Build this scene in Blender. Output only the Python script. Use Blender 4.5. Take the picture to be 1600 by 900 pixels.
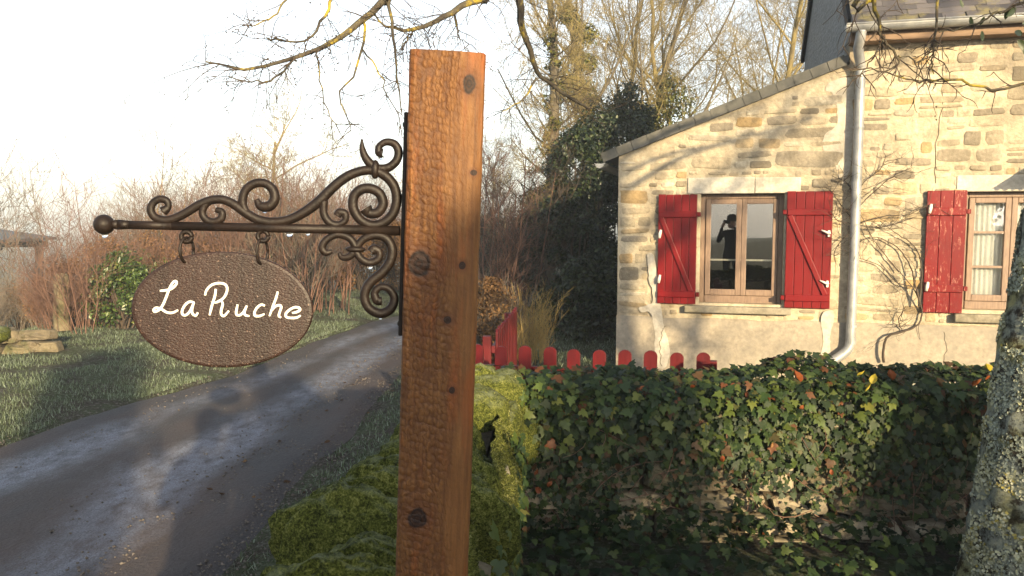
import bpy, math, random
import numpy as np
from mathutils import Vector, Matrix, noise as mnoise
R = math.radians
for o in list(bpy.data.objects): bpy.data.objects.remove(o)
scene = bpy.context.scene
col = scene.collection

# ------------------------------------------------------------------ camera
EYE = Vector((0, 0, 1.65)); PITCH = R(4.8); FPX = 1250.0
cam_d = bpy.data.cameras.new('camera'); cam = bpy.data.objects.new('camera', cam_d); col.objects.link(cam)
cam.location = EYE; cam.rotation_euler = (R(90) - PITCH, 0, 0)
cam_d.sensor_width = 36; cam_d.lens = FPX / 1600 * 36; cam_d.clip_start = .02; cam_d.clip_end = 2000
scene.camera = cam
# ------------------------------------------------------------------ sky, sun, exposure
SUN_EL = R(13); TO_SUN = Vector((.342 * math.cos(SUN_EL), -.940 * math.cos(SUN_EL), math.sin(SUN_EL))).normalized()
world = bpy.data.worlds.new('World'); scene.world = world; world.use_nodes = True
wn = world.node_tree.nodes; wl = world.node_tree.links
sky = wn.new('ShaderNodeTexSky'); sky.sky_type = 'NISHITA'; sky.sun_disc = False
sky.sun_elevation = SUN_EL; sky.sun_rotation = math.atan2(TO_SUN.x, TO_SUN.y)
sky.air_density = 1.0; sky.dust_density = 1.5; sky.ozone_density = 1.0
hs = wn.new('ShaderNodeHueSaturation'); hs.inputs['Saturation'].default_value = .45
wl.new(sky.outputs[0], hs.inputs['Color']); wl.new(hs.outputs[0], wn['Background'].inputs['Color'])
wn['Background'].inputs['Strength'].default_value = .13
sd = bpy.data.lights.new('sun', 'SUN'); sd.energy = 5.0; sd.angle = R(.6); sd.color = (1, .78, .46)
sun = bpy.data.objects.new('sun', sd); col.objects.link(sun); sun.rotation_euler = (-TO_SUN).to_track_quat('-Z', 'Y').to_euler()
vs = scene.view_settings; vs.view_transform = 'Standard'; vs.look = 'None'; vs.gamma = 1; vs.exposure = 1.5
scene.render.engine = 'CYCLES'

# ------------------------------------------------------------------ helpers
def ray(x, y):
    cx = (x - 800) / FPX; cy = (450 - y) / FPX
    return Vector((cx, math.cos(PITCH) + cy * math.sin(PITCH), -math.sin(PITCH) + cy * math.cos(PITCH)))
def at(x, y, d):
    r = ray(x, y); return EYE + r * (d / r.y)
def gx(x, d): return (x - 800) / FPX * d

def mesh_np(name, V, F, rnd=None, smooth=False):
    """F: one array (m,k) or a list of such arrays"""
    if not isinstance(F, (list, tuple)): F = [F]
    F = [np.asarray(f, np.int32) for f in F if len(f)]
    V = np.asarray(V, np.float32)
    me = bpy.data.meshes.new(name)
    me.vertices.add(len(V)); me.vertices.foreach_set('co', V.ravel())
    lt = np.concatenate([np.full(len(f), f.shape[1], np.int32) for f in F])
    lv = np.concatenate([f.ravel() for f in F])
    me.loops.add(len(lv)); me.loops.foreach_set('vertex_index', lv)
    me.polygons.add(len(lt)); ls = np.concatenate([[0], np.cumsum(lt)[:-1]]).astype(np.int32)
    me.polygons.foreach_set('loop_start', ls); me.polygons.foreach_set('loop_total', lt)
    if smooth: me.polygons.foreach_set('use_smooth', np.ones(len(lt), bool))
    if rnd is not None:
        a = me.attributes.new('rnd', 'FLOAT', 'FACE'); a.data.foreach_set('value', np.asarray(rnd, np.float32))
    me.update(calc_edges=True); me.validate()
    return me
def link(name, me, mat=None, parent=None):
    o = bpy.data.objects.new(name, me); col.objects.link(o)
    if mat is not None and len(me.materials) == 0: me.materials.append(mat)
    if parent: o.parent = parent
    return o
def tag(o, label=None, cat=None, group=None, kind=None):
    if label: o['label'] = label
    if cat: o['category'] = cat
    if group: o['group'] = group
    if kind: o['kind'] = kind
    return o
def empty(name, loc=(0, 0, 0), rot=(0, 0, 0)):
    o = bpy.data.objects.new(name, None); col.objects.link(o); o.location = loc; o.rotation_euler = rot
    o.empty_display_size = .1
    return o
class MB:
    def __init__(s): s.v = []; s.f = []
    def add(s, V, F):
        b = len(s.v); s.v += [tuple(v) for v in V]; s.f += [tuple(i + b for i in f) for f in F]; return s
    def box(s, x0, x1, y0, y1, z0, z1, M=None):
        V = [Vector((x, y, z)) for x in (x0, x1) for y in (y0, y1) for z in (z0, z1)]
        if M: V = [M @ v for v in V]
        return s.add(V, [(0, 1, 3, 2), (4, 6, 7, 5), (0, 4, 5, 1), (2, 3, 7, 6), (0, 2, 6, 4), (1, 5, 7, 3)])
    def prism(s, poly, y0, y1):      # poly in (x,z), extruded along y
        n = len(poly)
        V = [(x, y0, z) for x, z in poly] + [(x, y1, z) for x, z in poly]
        return s.add(V, [tuple(range(n)), tuple(range(2 * n - 1, n - 1, -1))] + [(i + n, (i + 1) % n + n, (i + 1) % n, i) for i in range(n)])
    def tube(s, P, Rr, sides=8, ref=None, flat=1.0):
        V, F = tubes(np.array([[tuple(p) for p in P]]), np.array([Rr if hasattr(Rr, '__len__') else [Rr] * len(P)]), sides, ref, True, flat)
        return s.add(V.tolist(), [tuple(f) for a in F for f in a.tolist()])
    def build(s, name, mat, parent=None, smooth=False, bevel=0, seg=2):
        me = bpy.data.meshes.new(name); me.from_pydata(s.v, [], s.f); me.update()
        if smooth: me.shade_smooth()
        o = link(name, me, mat, parent)
        if bevel:
            b = o.modifiers.new('bevel', 'BEVEL'); b.width = bevel; b.segments = seg; b.limit_method = 'ANGLE'
        return o
def tubes(P, Rr, sides=3, ref=None, cap=False, flat=1.0):
    P = np.asarray(P, float); Rr = np.asarray(Rr, float); n, K, _ = P.shape
    T = np.gradient(P, axis=1); T /= np.linalg.norm(T, axis=2, keepdims=True) + 1e-9
    if ref is None:
        m = P[:, -1] - P[:, 0]; m /= np.linalg.norm(m, axis=1, keepdims=True) + 1e-9
        rf = np.where(np.abs(m[:, 2:3]) > .8, np.array([[1., 0, 0]]), np.array([[0, 0, 1.]]))[:, None, :]
    else: rf = np.array(ref, float).reshape(1, 1, 3)
    N = np.cross(T, np.broadcast_to(rf, T.shape)); N /= np.linalg.norm(N, axis=2, keepdims=True) + 1e-9
    B = np.cross(T, N)
    a = np.arange(sides) * 2 * math.pi / sides
    V = P[:, :, None] + Rr[:, :, None, None] * (np.cos(a)[None, None, :, None] * N[:, :, None] + flat * np.sin(a)[None, None, :, None] * B[:, :, None])
    V = V.reshape(-1, 3)
    i = np.arange(n)[:, None, None] * K * sides; k = np.arange(K - 1)[None, :, None] * sides; j = np.arange(sides)[None, None, :]; j2 = (j + 1) % sides
    F = np.stack([i + k + j, i + k + j2, i + k + sides + j2, i + k + sides + j], -1).reshape(-1, 4)
    Fs = [F]
    if cap:
        base = np.arange(n)[:, None] * K * sides
        Fs.append(np.concatenate([base + np.arange(sides)[::-1][None], base + (K - 1) * sides + np.arange(sides)[None]]))
    return V, Fs
def catmull(pts, n=6):
    p = [Vector(q) for q in pts]; p = [2 * p[0] - p[1]] + p + [2 * p[-1] - p[-2]]; out = []
    for i in range(1, len(p) - 2):
        for k in range(n):
            t = k / n; a, b, c, d = p[i - 1:i + 3]
            out.append(.5 * (2 * b + (c - a) * t + (2 * a - 5 * b + 4 * c - d) * t * t + (3 * b - a - 3 * c + d) * t ** 3))
    out.append(p[-2]); return out
def lerp_list(vals, n):
    x = np.linspace(0, 1, n); return np.interp(x, np.linspace(0, 1, len(vals)), vals)
def smooth01(a, b, x):
    t = min(1, max(0, (x - a) / (b - a))); return t * t * (3 - 2 * t)
def nz(x, y, z=0, s=1.0): return mnoise.noise(Vector((x * s, y * s, z * s)))

# ------------------------------------------------------------------ materials
class G:
    def __init__(s, name):
        s.m = bpy.data.materials.new(name); s.m.use_nodes = True; s.nt = s.m.node_tree; s.b = s.nt.nodes['Principled BSDF']
    def n(s, t, ins={}, **kw):
        nd = s.nt.nodes.new('ShaderNode' + t)
        for k, v in kw.items(): setattr(nd, k, v)
        for k, v in ins.items():
            sk = nd.inputs[k]
            if isinstance(v, bpy.types.NodeSocket): s.nt.links.new(v, sk)
            elif v is not None:
                if isinstance(v, tuple) and len(v) == 3 and sk.type == 'RGBA': v = v + (1,)
                sk.default_value = v
        return nd
    def obj(s): return s.n('TexCoord').outputs['Object']
    def pos(s): return s.n('NewGeometry').outputs['Position']
    def orand(s): return s.n('ObjectInfo').outputs['Random']
    def attr(s, nm='rnd'): return s.n('Attribute', attribute_name=nm).outputs['Fac']
    def mapp(s, v, scale=(1, 1, 1), loc=(0, 0, 0)): return s.n('Mapping', {'Vector': v, 'Scale': scale, 'Location': loc}).outputs[0]
    def noise(s, v, scale=5, detail=4, rough=.55, dist=0): return s.n('TexNoise', {'Vector': v, 'Scale': scale, 'Detail': detail, 'Roughness': rough, 'Distortion': dist}).outputs['Fac']
    def vor(s, v, scale=5, feature='F1', out='Distance'): return s.n('TexVoronoi', {'Vector': v, 'Scale': scale}, feature=feature).outputs[out]
    def ramp(s, f, stops, interp='LINEAR'):
        nd = s.n('ValToRGB', {0: f}); cr = nd.color_ramp; cr.interpolation = interp
        while len(cr.elements) < len(stops): cr.elements.new(.5)
        for e, (p, c) in zip(cr.elements, stops):
            e.position = p; e.color = (c, c, c, 1) if not isinstance(c, tuple) else c + (1,)
        return nd.outputs[0]
    def mix(s, f, a, b, mode='MIX'):
        nd = s.n('MixRGB', {0: f, 1: a, 2: b}, blend_type=mode); return nd.outputs[0]
    def math(s, op, a, b=0.0, c=0.0, clamp=False): return s.n('Math', {0: a, 1: b, 2: c}, operation=op, use_clamp=clamp).outputs[0]
    def sep(s, v): return s.n('SeparateXYZ', {0: v}).outputs
    def bump(s, h, strength=.5, dist=.01, normal=None):
        return s.n('Bump', {'Height': h, 'Strength': strength, 'Distance': dist, 'Normal': normal} if normal else {'Height': h, 'Strength': strength, 'Distance': dist}).outputs[0]
    def out(s, color=None, rough=None, normal=None, metal=None, spec=None):
        for k, v in (('Base Color', color), ('Roughness', rough), ('Normal', normal), ('Metallic', metal), ('Specular IOR Level', spec)):
            if v is None: continue
            if isinstance(v, bpy.types.NodeSocket): s.nt.links.new(v, s.b.inputs[k])
            else: s.b.inputs[k].default_value = v + (1,) if isinstance(v, tuple) else v
        return s.m
MT = {}
def simple(name, c1, c2, scale=8, rough=.8, bump=.3, dist=.01, use='obj', metal=0, spec=.3, stretch=(1, 1, 1), detail=5):
    g = G(name); v = g.mapp(g.obj() if use == 'obj' else g.pos(), stretch); n = g.noise(v, scale, detail, .6)
    MT[name] = g.out(g.ramp(n, [(.3, c1), (.7, c2)]), rough, g.bump(g.noise(v, scale * 3, 4), bump, dist), metal, spec); return MT[name]
def leafmat(name, stops, rough=.5, spec=.3, obj=False, nscale=30, trans=.15):
    g = G(name); f = g.orand() if obj else g.attr()
    c = g.ramp(f, stops); n = g.noise(g.pos(), nscale, 3)
    c = g.mix(.55, c, g.mix(1, c, g.ramp(n, [(.3, .35), (.7, 1.0)]), 'MULTIPLY'))
    g.out(c, rough, None, 0, spec)
    if trans:
        tr = g.n('BsdfTranslucent', {'Color': c}); mx = g.n('MixShader', {0: trans, 1: g.b.outputs[0], 2: tr.outputs[0]})
        g.nt.links.new(mx.outputs[0], g.nt.nodes['Material Output'].inputs[0])
    MT[name] = g.m; return g.m

simple('iron', (.006, .0042, .0038), (.016, .010, .008), 60, .5, .35, .002, spec=.22)
simple('zinc', (.20, .21, .22), (.34, .34, .33), 9, .5, .1, .003, metal=.35)
simple('slate', (.05, .055, .06), (.13, .13, .125), 14, .6, .4, .006, use='pos')
simple('verge_slate', (.055, .055, .048), (.115, .11, .095), 9, .7, .3, .005, use='pos')
simple('earth', (.025, .02, .013), (.06, .048, .03), 12, .95, .6, .03, use='pos')
simple('bark', (.05, .04, .028), (.13, .11, .075), 20, .9, .8, .02, use='pos', stretch=(1, 1, .25))
simple('twig_brown', (.085, .045, .034), (.185, .105, .075), 4, .85, 0, use='pos')
simple('twig_dark', (.035, .026, .02), (.075, .055, .04), 4, .85, 0, use='pos')
simple('twig_yellow', (.20, .13, .04), (.36, .26, .09), 5, .8, 0, use='pos')
simple('twig_lichen', (.10, .08, .05), (.25, .20, .07), 3.0, .85, 0, use='pos')
simple('twig_grey', (.09, .075, .06), (.19, .155, .12), 4, .85, 0, use='pos')
simple('timber_grey', (.012, .013, .016), (.026, .027, .03), 10, .8, .4, .01, use='pos')
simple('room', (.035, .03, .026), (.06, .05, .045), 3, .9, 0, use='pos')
simple('shed_roof', (.045, .05, .058), (.08, .085, .09), 5, .7, .2, use='pos')
simple('dark_cloth', (.012, .012, .016), (.025, .024, .03), 20, .9, .3, .01)
simple('skin', (.42, .24, .17), (.50, .30, .22), 8, .55, .05)
simple('hair', (.02, .014, .01), (.05, .035, .025), 40, .6, .5)
simple('phone_black', (.01, .01, .011), (.014, .014, .015), 10, .2, 0)
simple('catch', (.50, .47, .40), (.68, .65, .58), 60, .5, .2, .002)
simple('curtain', (.74, .74, .72), (.84, .83, .80), 10, .95, .15, .01, use='pos', stretch=(6, 6, .4))
# limestone of the house
def stone_mat(name, stops, dirt=(.10, .085, .06), dirt_amt=.5, obj=True, bumpd=.012):
    g = G(name); p = g.pos(); base = g.ramp(g.orand(), stops) if obj else g.ramp(g.noise(p, 4, 3), stops)
    n = g.noise(p, 22, 6, .65); c = g.mix(1, base, g.ramp(n, [(.25, .62), (.75, 1.15)]), 'MULTIPLY')
    d = g.ramp(g.noise(p, 2.2, 6, .68), [(.47, 0.0), (.63, 1.0)])
    c = g.mix(g.math('MULTIPLY', d, dirt_amt), c, dirt)
    h = g.math('ADD', g.noise(p, 45, 6, .7), g.math('MULTIPLY', g.vor(p, 30), .4))
    MT[name] = g.out(c, .92, g.bump(h, .75, bumpd), 0, .2); return g.m
STN = [(0, (.29, .24, .165)), (.2, (.42, .36, .26)), (.36, (.19, .16, .115)), (.5, (.44, .38, .27)), (.62, (.36, .25, .12)), (.75, (.50, .45, .35)), (.88, (.28, .24, .18)), (1, (.21, .18, .135))]
stone_mat('house_stone', STN, (.13, .11, .08), .75)
stone_mat('mortar', [(0, (.37, .315, .225)), (.5, (.45, .385, .275)), (1, (.56, .49, .36))], (.20, .165, .12), .65, False)
stone_mat('lintel', [(0, (.48, .44, .36)), (1, (.56, .52, .44))], (.27, .23, .17), .5, False, .006)
stone_mat('sill', [(0, (.20, .18, .14)), (1, (.32, .28, .21))], (.07, .065, .04), .7, False, .006)
stone_mat('plaster', [(0, (.27, .235, .185)), (1, (.35, .305, .24))], (.18, .165, .14), .6, False, .003)
stone_mat('cement', [(0, (.42, .385, .32)), (1, (.50, .46, .39))], (.30, .265, .21), .6, False, .004)
stone_mat('wall_stone', [(0, (.17, .145, .10)), (.3, (.30, .26, .19)), (.6, (.13, .11, .075)), (.85, (.38, .34, .26)), (1, (.22, .19, .13))], (.05, .055, .02), .75)
stone_mat('tumbled_stone', [(0, (.15, .125, .08)), (.5, (.22, .18, .115)), (1, (.12, .10, .07))], (.05, .055, .02), .85)  # darker mossy stone of the broken wall, shared by the stump
def gable_mat():
    g = G('slate_cladding'); p = g.pos(); n = g.noise(g.mapp(p, (1, 1, .25)), 16, 6, .7); v = g.vor(g.mapp(p, (3, 3, 9)), 3)
    MT['slate_cladding'] = g.out(g.ramp(n, [(.25, (.045, .055, .065)), (.55, (.11, .13, .145)), (.8, (.20, .22, .23))]), .6, g.bump(g.math('ADD', n, v), .6, .02))
gable_mat()
def roof_slate():
    g = G('roof_slate'); p = g.pos()
    c = g.ramp(g.orand(), [(0, (.035, .032, .036)), (.4, (.075, .068, .07)), (.7, (.05, .045, .048)), (1, (.11, .10, .10))])
    m = g.ramp(g.noise(p, 5, 5, .65), [(.52, 0.0), (.64, 1.0)])
    c = g.mix(g.math('MULTIPLY', m, .75), c, (.16, .14, .06))
    MT['roof_slate'] = g.out(c, .65, g.bump(g.noise(p, 40, 5), .4, .006))
roof_slate()
def red_paint(name='red_paint', worn=0.0):
    g = G(name); o = g.obj(); p = g.pos(); n = g.noise(g.mapp(o, (1, 1, .15)), 60, 5, .6)
    c = g.ramp(g.noise(p, 3, 4), [(.3, (.105, .0016, .003)), (.7, (.155, .0028, .0042))])
    c = g.mix(g.ramp(n, [(.4, 0.0), (.75, .35)]), c, (.075, .002, .004))
    z = g.sep(p)[2]
    if worn:
        w = g.math('MULTIPLY', g.ramp(g.noise(g.mapp(p, (1, 1, .35)), 45, 6, .75), [(.56, 0.0), (.66, 1.0)]), g.ramp(g.noise(p, 2.5, 2), [(.35, 0.1), (.6, worn)]))
        c = g.mix(w, c, (.55, .30, .22))
    MT[name] = g.out(c, g.ramp(n, [(.3, .32), (.7, .5)]), g.bump(n, .25, .003), 0, .22)
red_paint(); red_paint('red_paint_worn', .8)
simple('shaded_fence_paint', (.055, .002, .004), (.095, .004, .006), 30, .45, .3, .003, use='pos', stretch=(1, 1, .2))  # the red shutter paint darkened: shade on the pickets put into the colour
def frame_paint():
    g = G('window_wood'); o = g.pos(); n = g.noise(g.mapp(o, (4, 4, .6)), 18, 5, .6)
    MT['window_wood'] = g.out(g.ramp(n, [(.3, (.13, .085, .06)), (.7, (.22, .15, .105))]), .5, g.bump(n, .2, .002), 0, .4)
frame_paint()
def glass():
    g = G('pane_glass'); g.nt.nodes.remove(g.b)
    fr = g.n('Fresnel', {'IOR': 1.62}).outputs[0]; f2 = g.math('MULTIPLY', fr, 1.9, clamp=True)
    gl = g.n('BsdfGlossy', {'Color': (1, 1, 1), 'Roughness': .004, 'Normal': g.bump(g.noise(g.pos(), 2.2, 2), .03, .02)}); tr = g.n('BsdfTransparent', {'Color': (.97, .98, .97)})
    mx = g.n('MixShader', {0: f2, 1: tr.outputs[0], 2: gl.outputs[0]})
    g.nt.links.new(mx.outputs[0], g.nt.nodes['Material Output'].inputs[0]); MT['pane_glass'] = g.m
glass()
def drop():
    g = G('water'); g.out((1, 1, 1), .02); g.b.inputs['Transmission Weight'].default_value = 1; g.b.inputs['IOR'].default_value = 1.33; MT['water'] = g.m
drop()
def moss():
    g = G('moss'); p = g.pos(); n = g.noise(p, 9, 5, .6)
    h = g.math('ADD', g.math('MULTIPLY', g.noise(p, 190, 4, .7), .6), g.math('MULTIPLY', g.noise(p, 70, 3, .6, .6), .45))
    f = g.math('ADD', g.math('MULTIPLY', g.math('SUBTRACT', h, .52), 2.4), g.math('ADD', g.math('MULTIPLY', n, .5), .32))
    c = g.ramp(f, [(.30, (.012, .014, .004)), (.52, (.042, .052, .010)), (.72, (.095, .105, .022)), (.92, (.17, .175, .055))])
    up = g.sep(g.n('NewGeometry').outputs['Normal'])[2]      # sky-lit paleness of the crests painted on upward faces, along with frost
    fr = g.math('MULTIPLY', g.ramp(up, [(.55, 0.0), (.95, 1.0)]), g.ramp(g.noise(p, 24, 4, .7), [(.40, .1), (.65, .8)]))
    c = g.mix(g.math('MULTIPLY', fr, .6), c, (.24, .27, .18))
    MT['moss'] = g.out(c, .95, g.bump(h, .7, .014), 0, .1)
    g = G('moss_blades'); p = g.pos(); c = g.ramp(g.math('ADD', g.math('MULTIPLY', g.attr(), .55), g.math('MULTIPLY', g.noise(p, 8, 4), .6)), [(.15, (.018, .022, .005)), (.42, (.06, .07, .013)), (.66, (.13, .14, .034)), (.85, (.21, .21, .075)), (1, (.30, .30, .15))])
    MT['moss_blades'] = g.out(c, .9, None, 0, .1)
moss()
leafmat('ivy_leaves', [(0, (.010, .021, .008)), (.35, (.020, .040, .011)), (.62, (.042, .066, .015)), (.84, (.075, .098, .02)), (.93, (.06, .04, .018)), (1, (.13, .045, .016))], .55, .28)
leafmat('ivy_leaf', [(0, (.016, .034, .011)), (.4, (.034, .064, .016)), (.72, (.068, .10, .02)), (.9, (.13, .15, .03)), (1, (.16, .15, .03))], .5, .3, obj=True)
leafmat('dead_leaf', [(0, (.20, .05, .014)), (.4, (.28, .085, .02)), (.7, (.12, .035, .018)), (1, (.22, .12, .04))], .6, .3, obj=True)
leafmat('lane_leaf', [(0, (.05, .028, .014)), (.6, (.10, .052, .022)), (1, (.16, .10, .05))], .7, .2, obj=True)
leafmat('yellow_leaf', [(0, (.34, .28, .03)), (1, (.42, .34, .05))], .5, .3, obj=True)
leafmat('branch_leaf', [(0, (.03, .05, .015)), (1, (.06, .085, .02))], .4, .5, obj=True)
leafmat('evergreen', [(0, (.006, .013, .007)), (.5, (.013, .025, .011)), (.85, (.035, .055, .018)), (1, (.06, .08, .025))], .45, .4)
leafmat('laurel', [(0, (.02, .042, .010)), (.5, (.04, .075, .014)), (.85, (.075, .115, .02)), (1, (.13, .15, .03))], .4, .5)
leafmat('tree_ivy', [(0, (.03, .04, .010)), (.5, (.065, .075, .015)), (.85, (.12, .12, .022)), (1, (.20, .18, .035))], .5, .4)
leafmat('brown_leaves', [(0, (.11, .055, .022)), (.5, (.19, .10, .04)), (1, (.28, .16, .065))], .7, .2)
leafmat('grass', [(0, (.045, .065, .03)), (.35, (.10, .13, .07)), (.65, (.16, .205, .13)), (1, (.28, .34, .27))], .7, .2)
leafmat('lichen_flakes', [(0, (.16, .18, .14)), (.4, (.38, .42, .35)), (.65, (.43, .43, .26)), (.85, (.52, .53, .42)), (1, (.40, .34, .09))], .9, .1, trans=0)
def bark_lichen():
    g = G('lichen_bark'); p = g.pos(); n = g.noise(p, 16, 7, .72); m = g.noise(p, 5, 4)
    c = g.ramp(n, [(.30, (.018, .015, .012)), (.42, (.06, .055, .045)), (.50, (.21, .235, .21)), (.62, (.32, .335, .26)), (.78, (.42, .42, .30))])
    c = g.mix(g.ramp(m, [(.52, 0.0), (.62, .65)]), c, g.mix(1, c, (1.0, .86, .32), 'MULTIPLY'))
    c = g.mix(g.ramp(g.noise(p, 11, 5, .6), [(.56, 0.0), (.63, .85)]), c, (.022, .02, .014))
    MT['lichen_bark'] = g.out(c, .95, g.bump(g.noise(p, 60, 6, .75), 1, .02), 0, .1)
    g = G('limb_bark'); p = g.pos(); n = g.noise(p, 7, 5, .7)
    MT['limb_bark'] = g.out(g.ramp(n, [(.38, (.035, .03, .026)), (.52, (.075, .065, .045)), (.60, (.26, .20, .03)), (.8, (.36, .28, .05))]), .9, g.bump(g.noise(p, 90, 4), .6, .006), 0, .15)
bark_lichen()
def sign_mat():
    g = G('sign_paint'); o = g.obj(); n = g.noise(g.mapp(o, (1, 1, 2.4)), 150, 3, .55); v = g.vor(g.mapp(o, (1, 1, 1.6)), 260)
    st = g.ramp(g.noise(g.mapp(o, (1, 1, .03)), 24, 3), [(.42, 1.0), (.60, .62)])
    c = g.mix(1, g.ramp(n, [(.3, (.017, .0075, .0058)), (.7, (.026, .0115, .009))]), st, 'MULTIPLY')
    bead = g.ramp(g.noise(o, 230, 2), [(.63, 0.0), (.70, 1.0)]); c = g.mix(g.math('MULTIPLY', bead, .55), c, (.22, .15, .12))
    h = g.math('ADD', n, g.math('MULTIPLY', g.math('SUBTRACT', 1, v), .7))
    MT['sign_paint'] = g.out(c, .5, g.bump(h, .4, .0016), 0, .35)
    g = G('white_lettering'); o = g.obj(); MT['white_lettering'] = g.out(g.ramp(g.noise(o, 120, 3), [(.3, (.55, .53, .47)), (.6, (.68, .66, .60))]), .5, g.bump(g.noise(o, 200, 3), .3, .001))
sign_mat()
def lane_mat():
    g = G('lane_surface'); p = g.pos()
    n = g.noise(p, 60, 6, .7); b = g.ramp(n, [(.3, (.026, .025, .028)), (.7, (.062, .060, .064))])
    tone = g.noise(g.mapp(p, (1, .35, 1)), 1.1, 4, .6)
    b = g.mix(g.ramp(tone, [(.42, .0), (.62, .6)]), b, (.075, .048, .038))
    # thin frost lying along the wheel tracks
    f = g.math('ADD', g.math('MULTIPLY', g.attr('track'), .62), g.math('MULTIPLY', g.noise(g.mapp(p, (1, .4, 1)), 2.1, 5, .62), .60))
    f = g.ramp(f, [(.48, 0.0), (.80, 1.0)]); f = g.math('MULTIPLY', f, g.ramp(g.noise(p, 120, 4, .75), [(.36, .15), (.6, 1.0)]))
    f = g.math('MULTIPLY', f, g.ramp(g.noise(g.mapp(p, (1, .6, 1)), 9, 6, .7), [(.34, .2), (.58, 1.0)]))
    c = g.mix(g.math('MULTIPLY', f, .8), b, (.23, .26, .33))
    h = g.math('ADD', n, g.math('MULTIPLY', g.vor(p, 45), .5))
    MT['lane_surface'] = g.out(c, g.ramp(f, [(0, .75), (1, .55)]), g.bump(h, .8, .012), 0, .35)
    g = G('ground_earth'); p = g.pos(); n = g.noise(p, 3, 6, .65); n2 = g.noise(p, 50, 5, .7)
    c = g.mix(g.ramp(n, [(.40, 0.0), (.58, 1.0)]), (.050, .040, .032), (.055, .068, .034)); c = g.mix(1, c, g.ramp(n2, [(.25, .5), (.75, 1.3)]), 'MULTIPLY')
    c = g.mix(g.ramp(g.noise(p, 30, 5, .7), [(.5, 0.0), (.7, .45)]), c, (.26, .28, .24))
    MT['ground_earth'] = g.out(c, .95, g.bump(n2, .9, .03), 0, .15)
lane_mat()
def post_wood(knots):
    g = G('post_wood'); o = g.obj(); xyz = g.sep(o); x, y, z = xyz[0], xyz[1], xyz[2]
    bend = g.math('MULTIPLY', g.math('SUBTRACT', g.noise(g.mapp(o, (6, 6, 2.2)), 2.0, 3), .5), .022)
    xx = g.math('ADD', g.math('ADD', x, bend), g.math('MULTIPLY', y, .35))
    for (kx, kz, rx, rz) in knots:       # the grain runs round the knots
        dx = g.math('DIVIDE', g.math('SUBTRACT', x, kx), rx * 2.2); dz = g.math('DIVIDE', g.math('SUBTRACT', z, kz), rz * 2.6)
        e = g.math('POWER', 2.718, g.math('MULTIPLY', g.math('ADD', g.math('MULTIPLY', dx, dx), g.math('MULTIPLY', dz, dz)), -1.0))
        xx = g.math('SUBTRACT', xx, g.math('MULTIPLY', g.math('MULTIPLY', dx, e), rx * 1.5))
    xx = g.math('ADD', xx, g.math('MULTIPLY', g.math('SUBTRACT', g.noise(g.mapp(o, (.35, .35, 1)), 130, 2), .5), .0075))
    stripe = g.math('ADD', g.math('MULTIPLY', g.math('SINE', g.math('MULTIPLY', xx, 2 * math.pi / .0105)), .5), .5)
    left = g.ramp(g.math('ADD', g.math('MULTIPLY', x, 6), g.math('ADD', g.math('MULTIPLY', g.noise(g.mapp(o, (3, 3, 1)), 3, 3), .5), .32)), [(.60, 1.0), (.80, .18)])
    saw = g.noise(g.mapp(o, (1.0, 1, .55)), 150, 4, .65, .8); fib = g.noise(g.mapp(o, (1, 1, .06)), 130, 5, .6)
    cellv = g.n('CombineXYZ', {0: g.math('DIVIDE', xx, .0072), 1: g.math('DIVIDE', y, .02), 2: g.math('DIVIDE', g.math('ADD', z, g.math('MULTIPLY', x, .25)), .0125)}).outputs[0]
    cell = g.n('TexVoronoi', {'Vector': cellv, 'Scale': 1.0, 'Randomness': .55}).outputs['Distance']
    pit = g.ramp(cell, [(.30, 0.0), (.75, 1.0)])
    base = g.ramp(fib, [(.25, (.075, .030, .008)), (.5, (.135, .058, .016)), (.8, (.205, .098, .03))])
    org = g.ramp(g.noise(g.mapp(o, (2.2, 1, .35), (3.1, 0, 0)), 14, 3), [(.52, 0.0), (.68, .8)])
    base = g.mix(org, base, (.21, .06, .012))
    wv = g.math('MULTIPLY', g.math('MAXIMUM', g.math('MULTIPLY', stripe, g.ramp(saw, [(.35, .1), (.62, .8)])), pit), left)
    c = g.mix(g.math('MULTIPLY', wv, .7), base, (.050, .017, .006))
    c = g.mix(g.ramp(g.noise(o, 7, 5, .6), [(.5, 0.0), (.75, .5)]), c, g.mix(1, c, (.55, .5, .45), 'MULTIPLY'))
    zlow = g.ramp(z, [(0, 0.0), (1, 1.0)])
    for (kx, kz, rx, rz) in knots:
        dx = g.math('DIVIDE', g.math('SUBTRACT', x, kx), rx); dz = g.math('DIVIDE', g.math('SUBTRACT', z, kz), rz)
        d = g.math('SQRT', g.math('ADD', g.math('MULTIPLY', dx, dx), g.math('MULTIPLY', dz, dz)))
        d = g.math('ADD', d, g.math('MULTIPLY', g.math('SUBTRACT', g.noise(o, 60, 3), .5), .5))
        c = g.mix(g.ramp(g.math('MULTIPLY', d, .4), [(.36, .6), (.9, 0.0)]), c, (.07, .022, .007))
        kc = g.mix(g.math('ADD', g.math('MULTIPLY', g.math('SINE', g.math('MULTIPLY', d, 15)), .5), .5), (.010, .004, .0025), (.028, .011, .005))
        c = g.mix(g.ramp(d, [(.78, 1.0), (1.0, 0.0)]), c, kc)
    h = g.math('ADD', g.math('MULTIPLY', wv, -1.0), g.math('MULTIPLY', saw, .7))
    return g.out(c, .62, g.bump(h, .75, .003), 0, .3)

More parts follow.
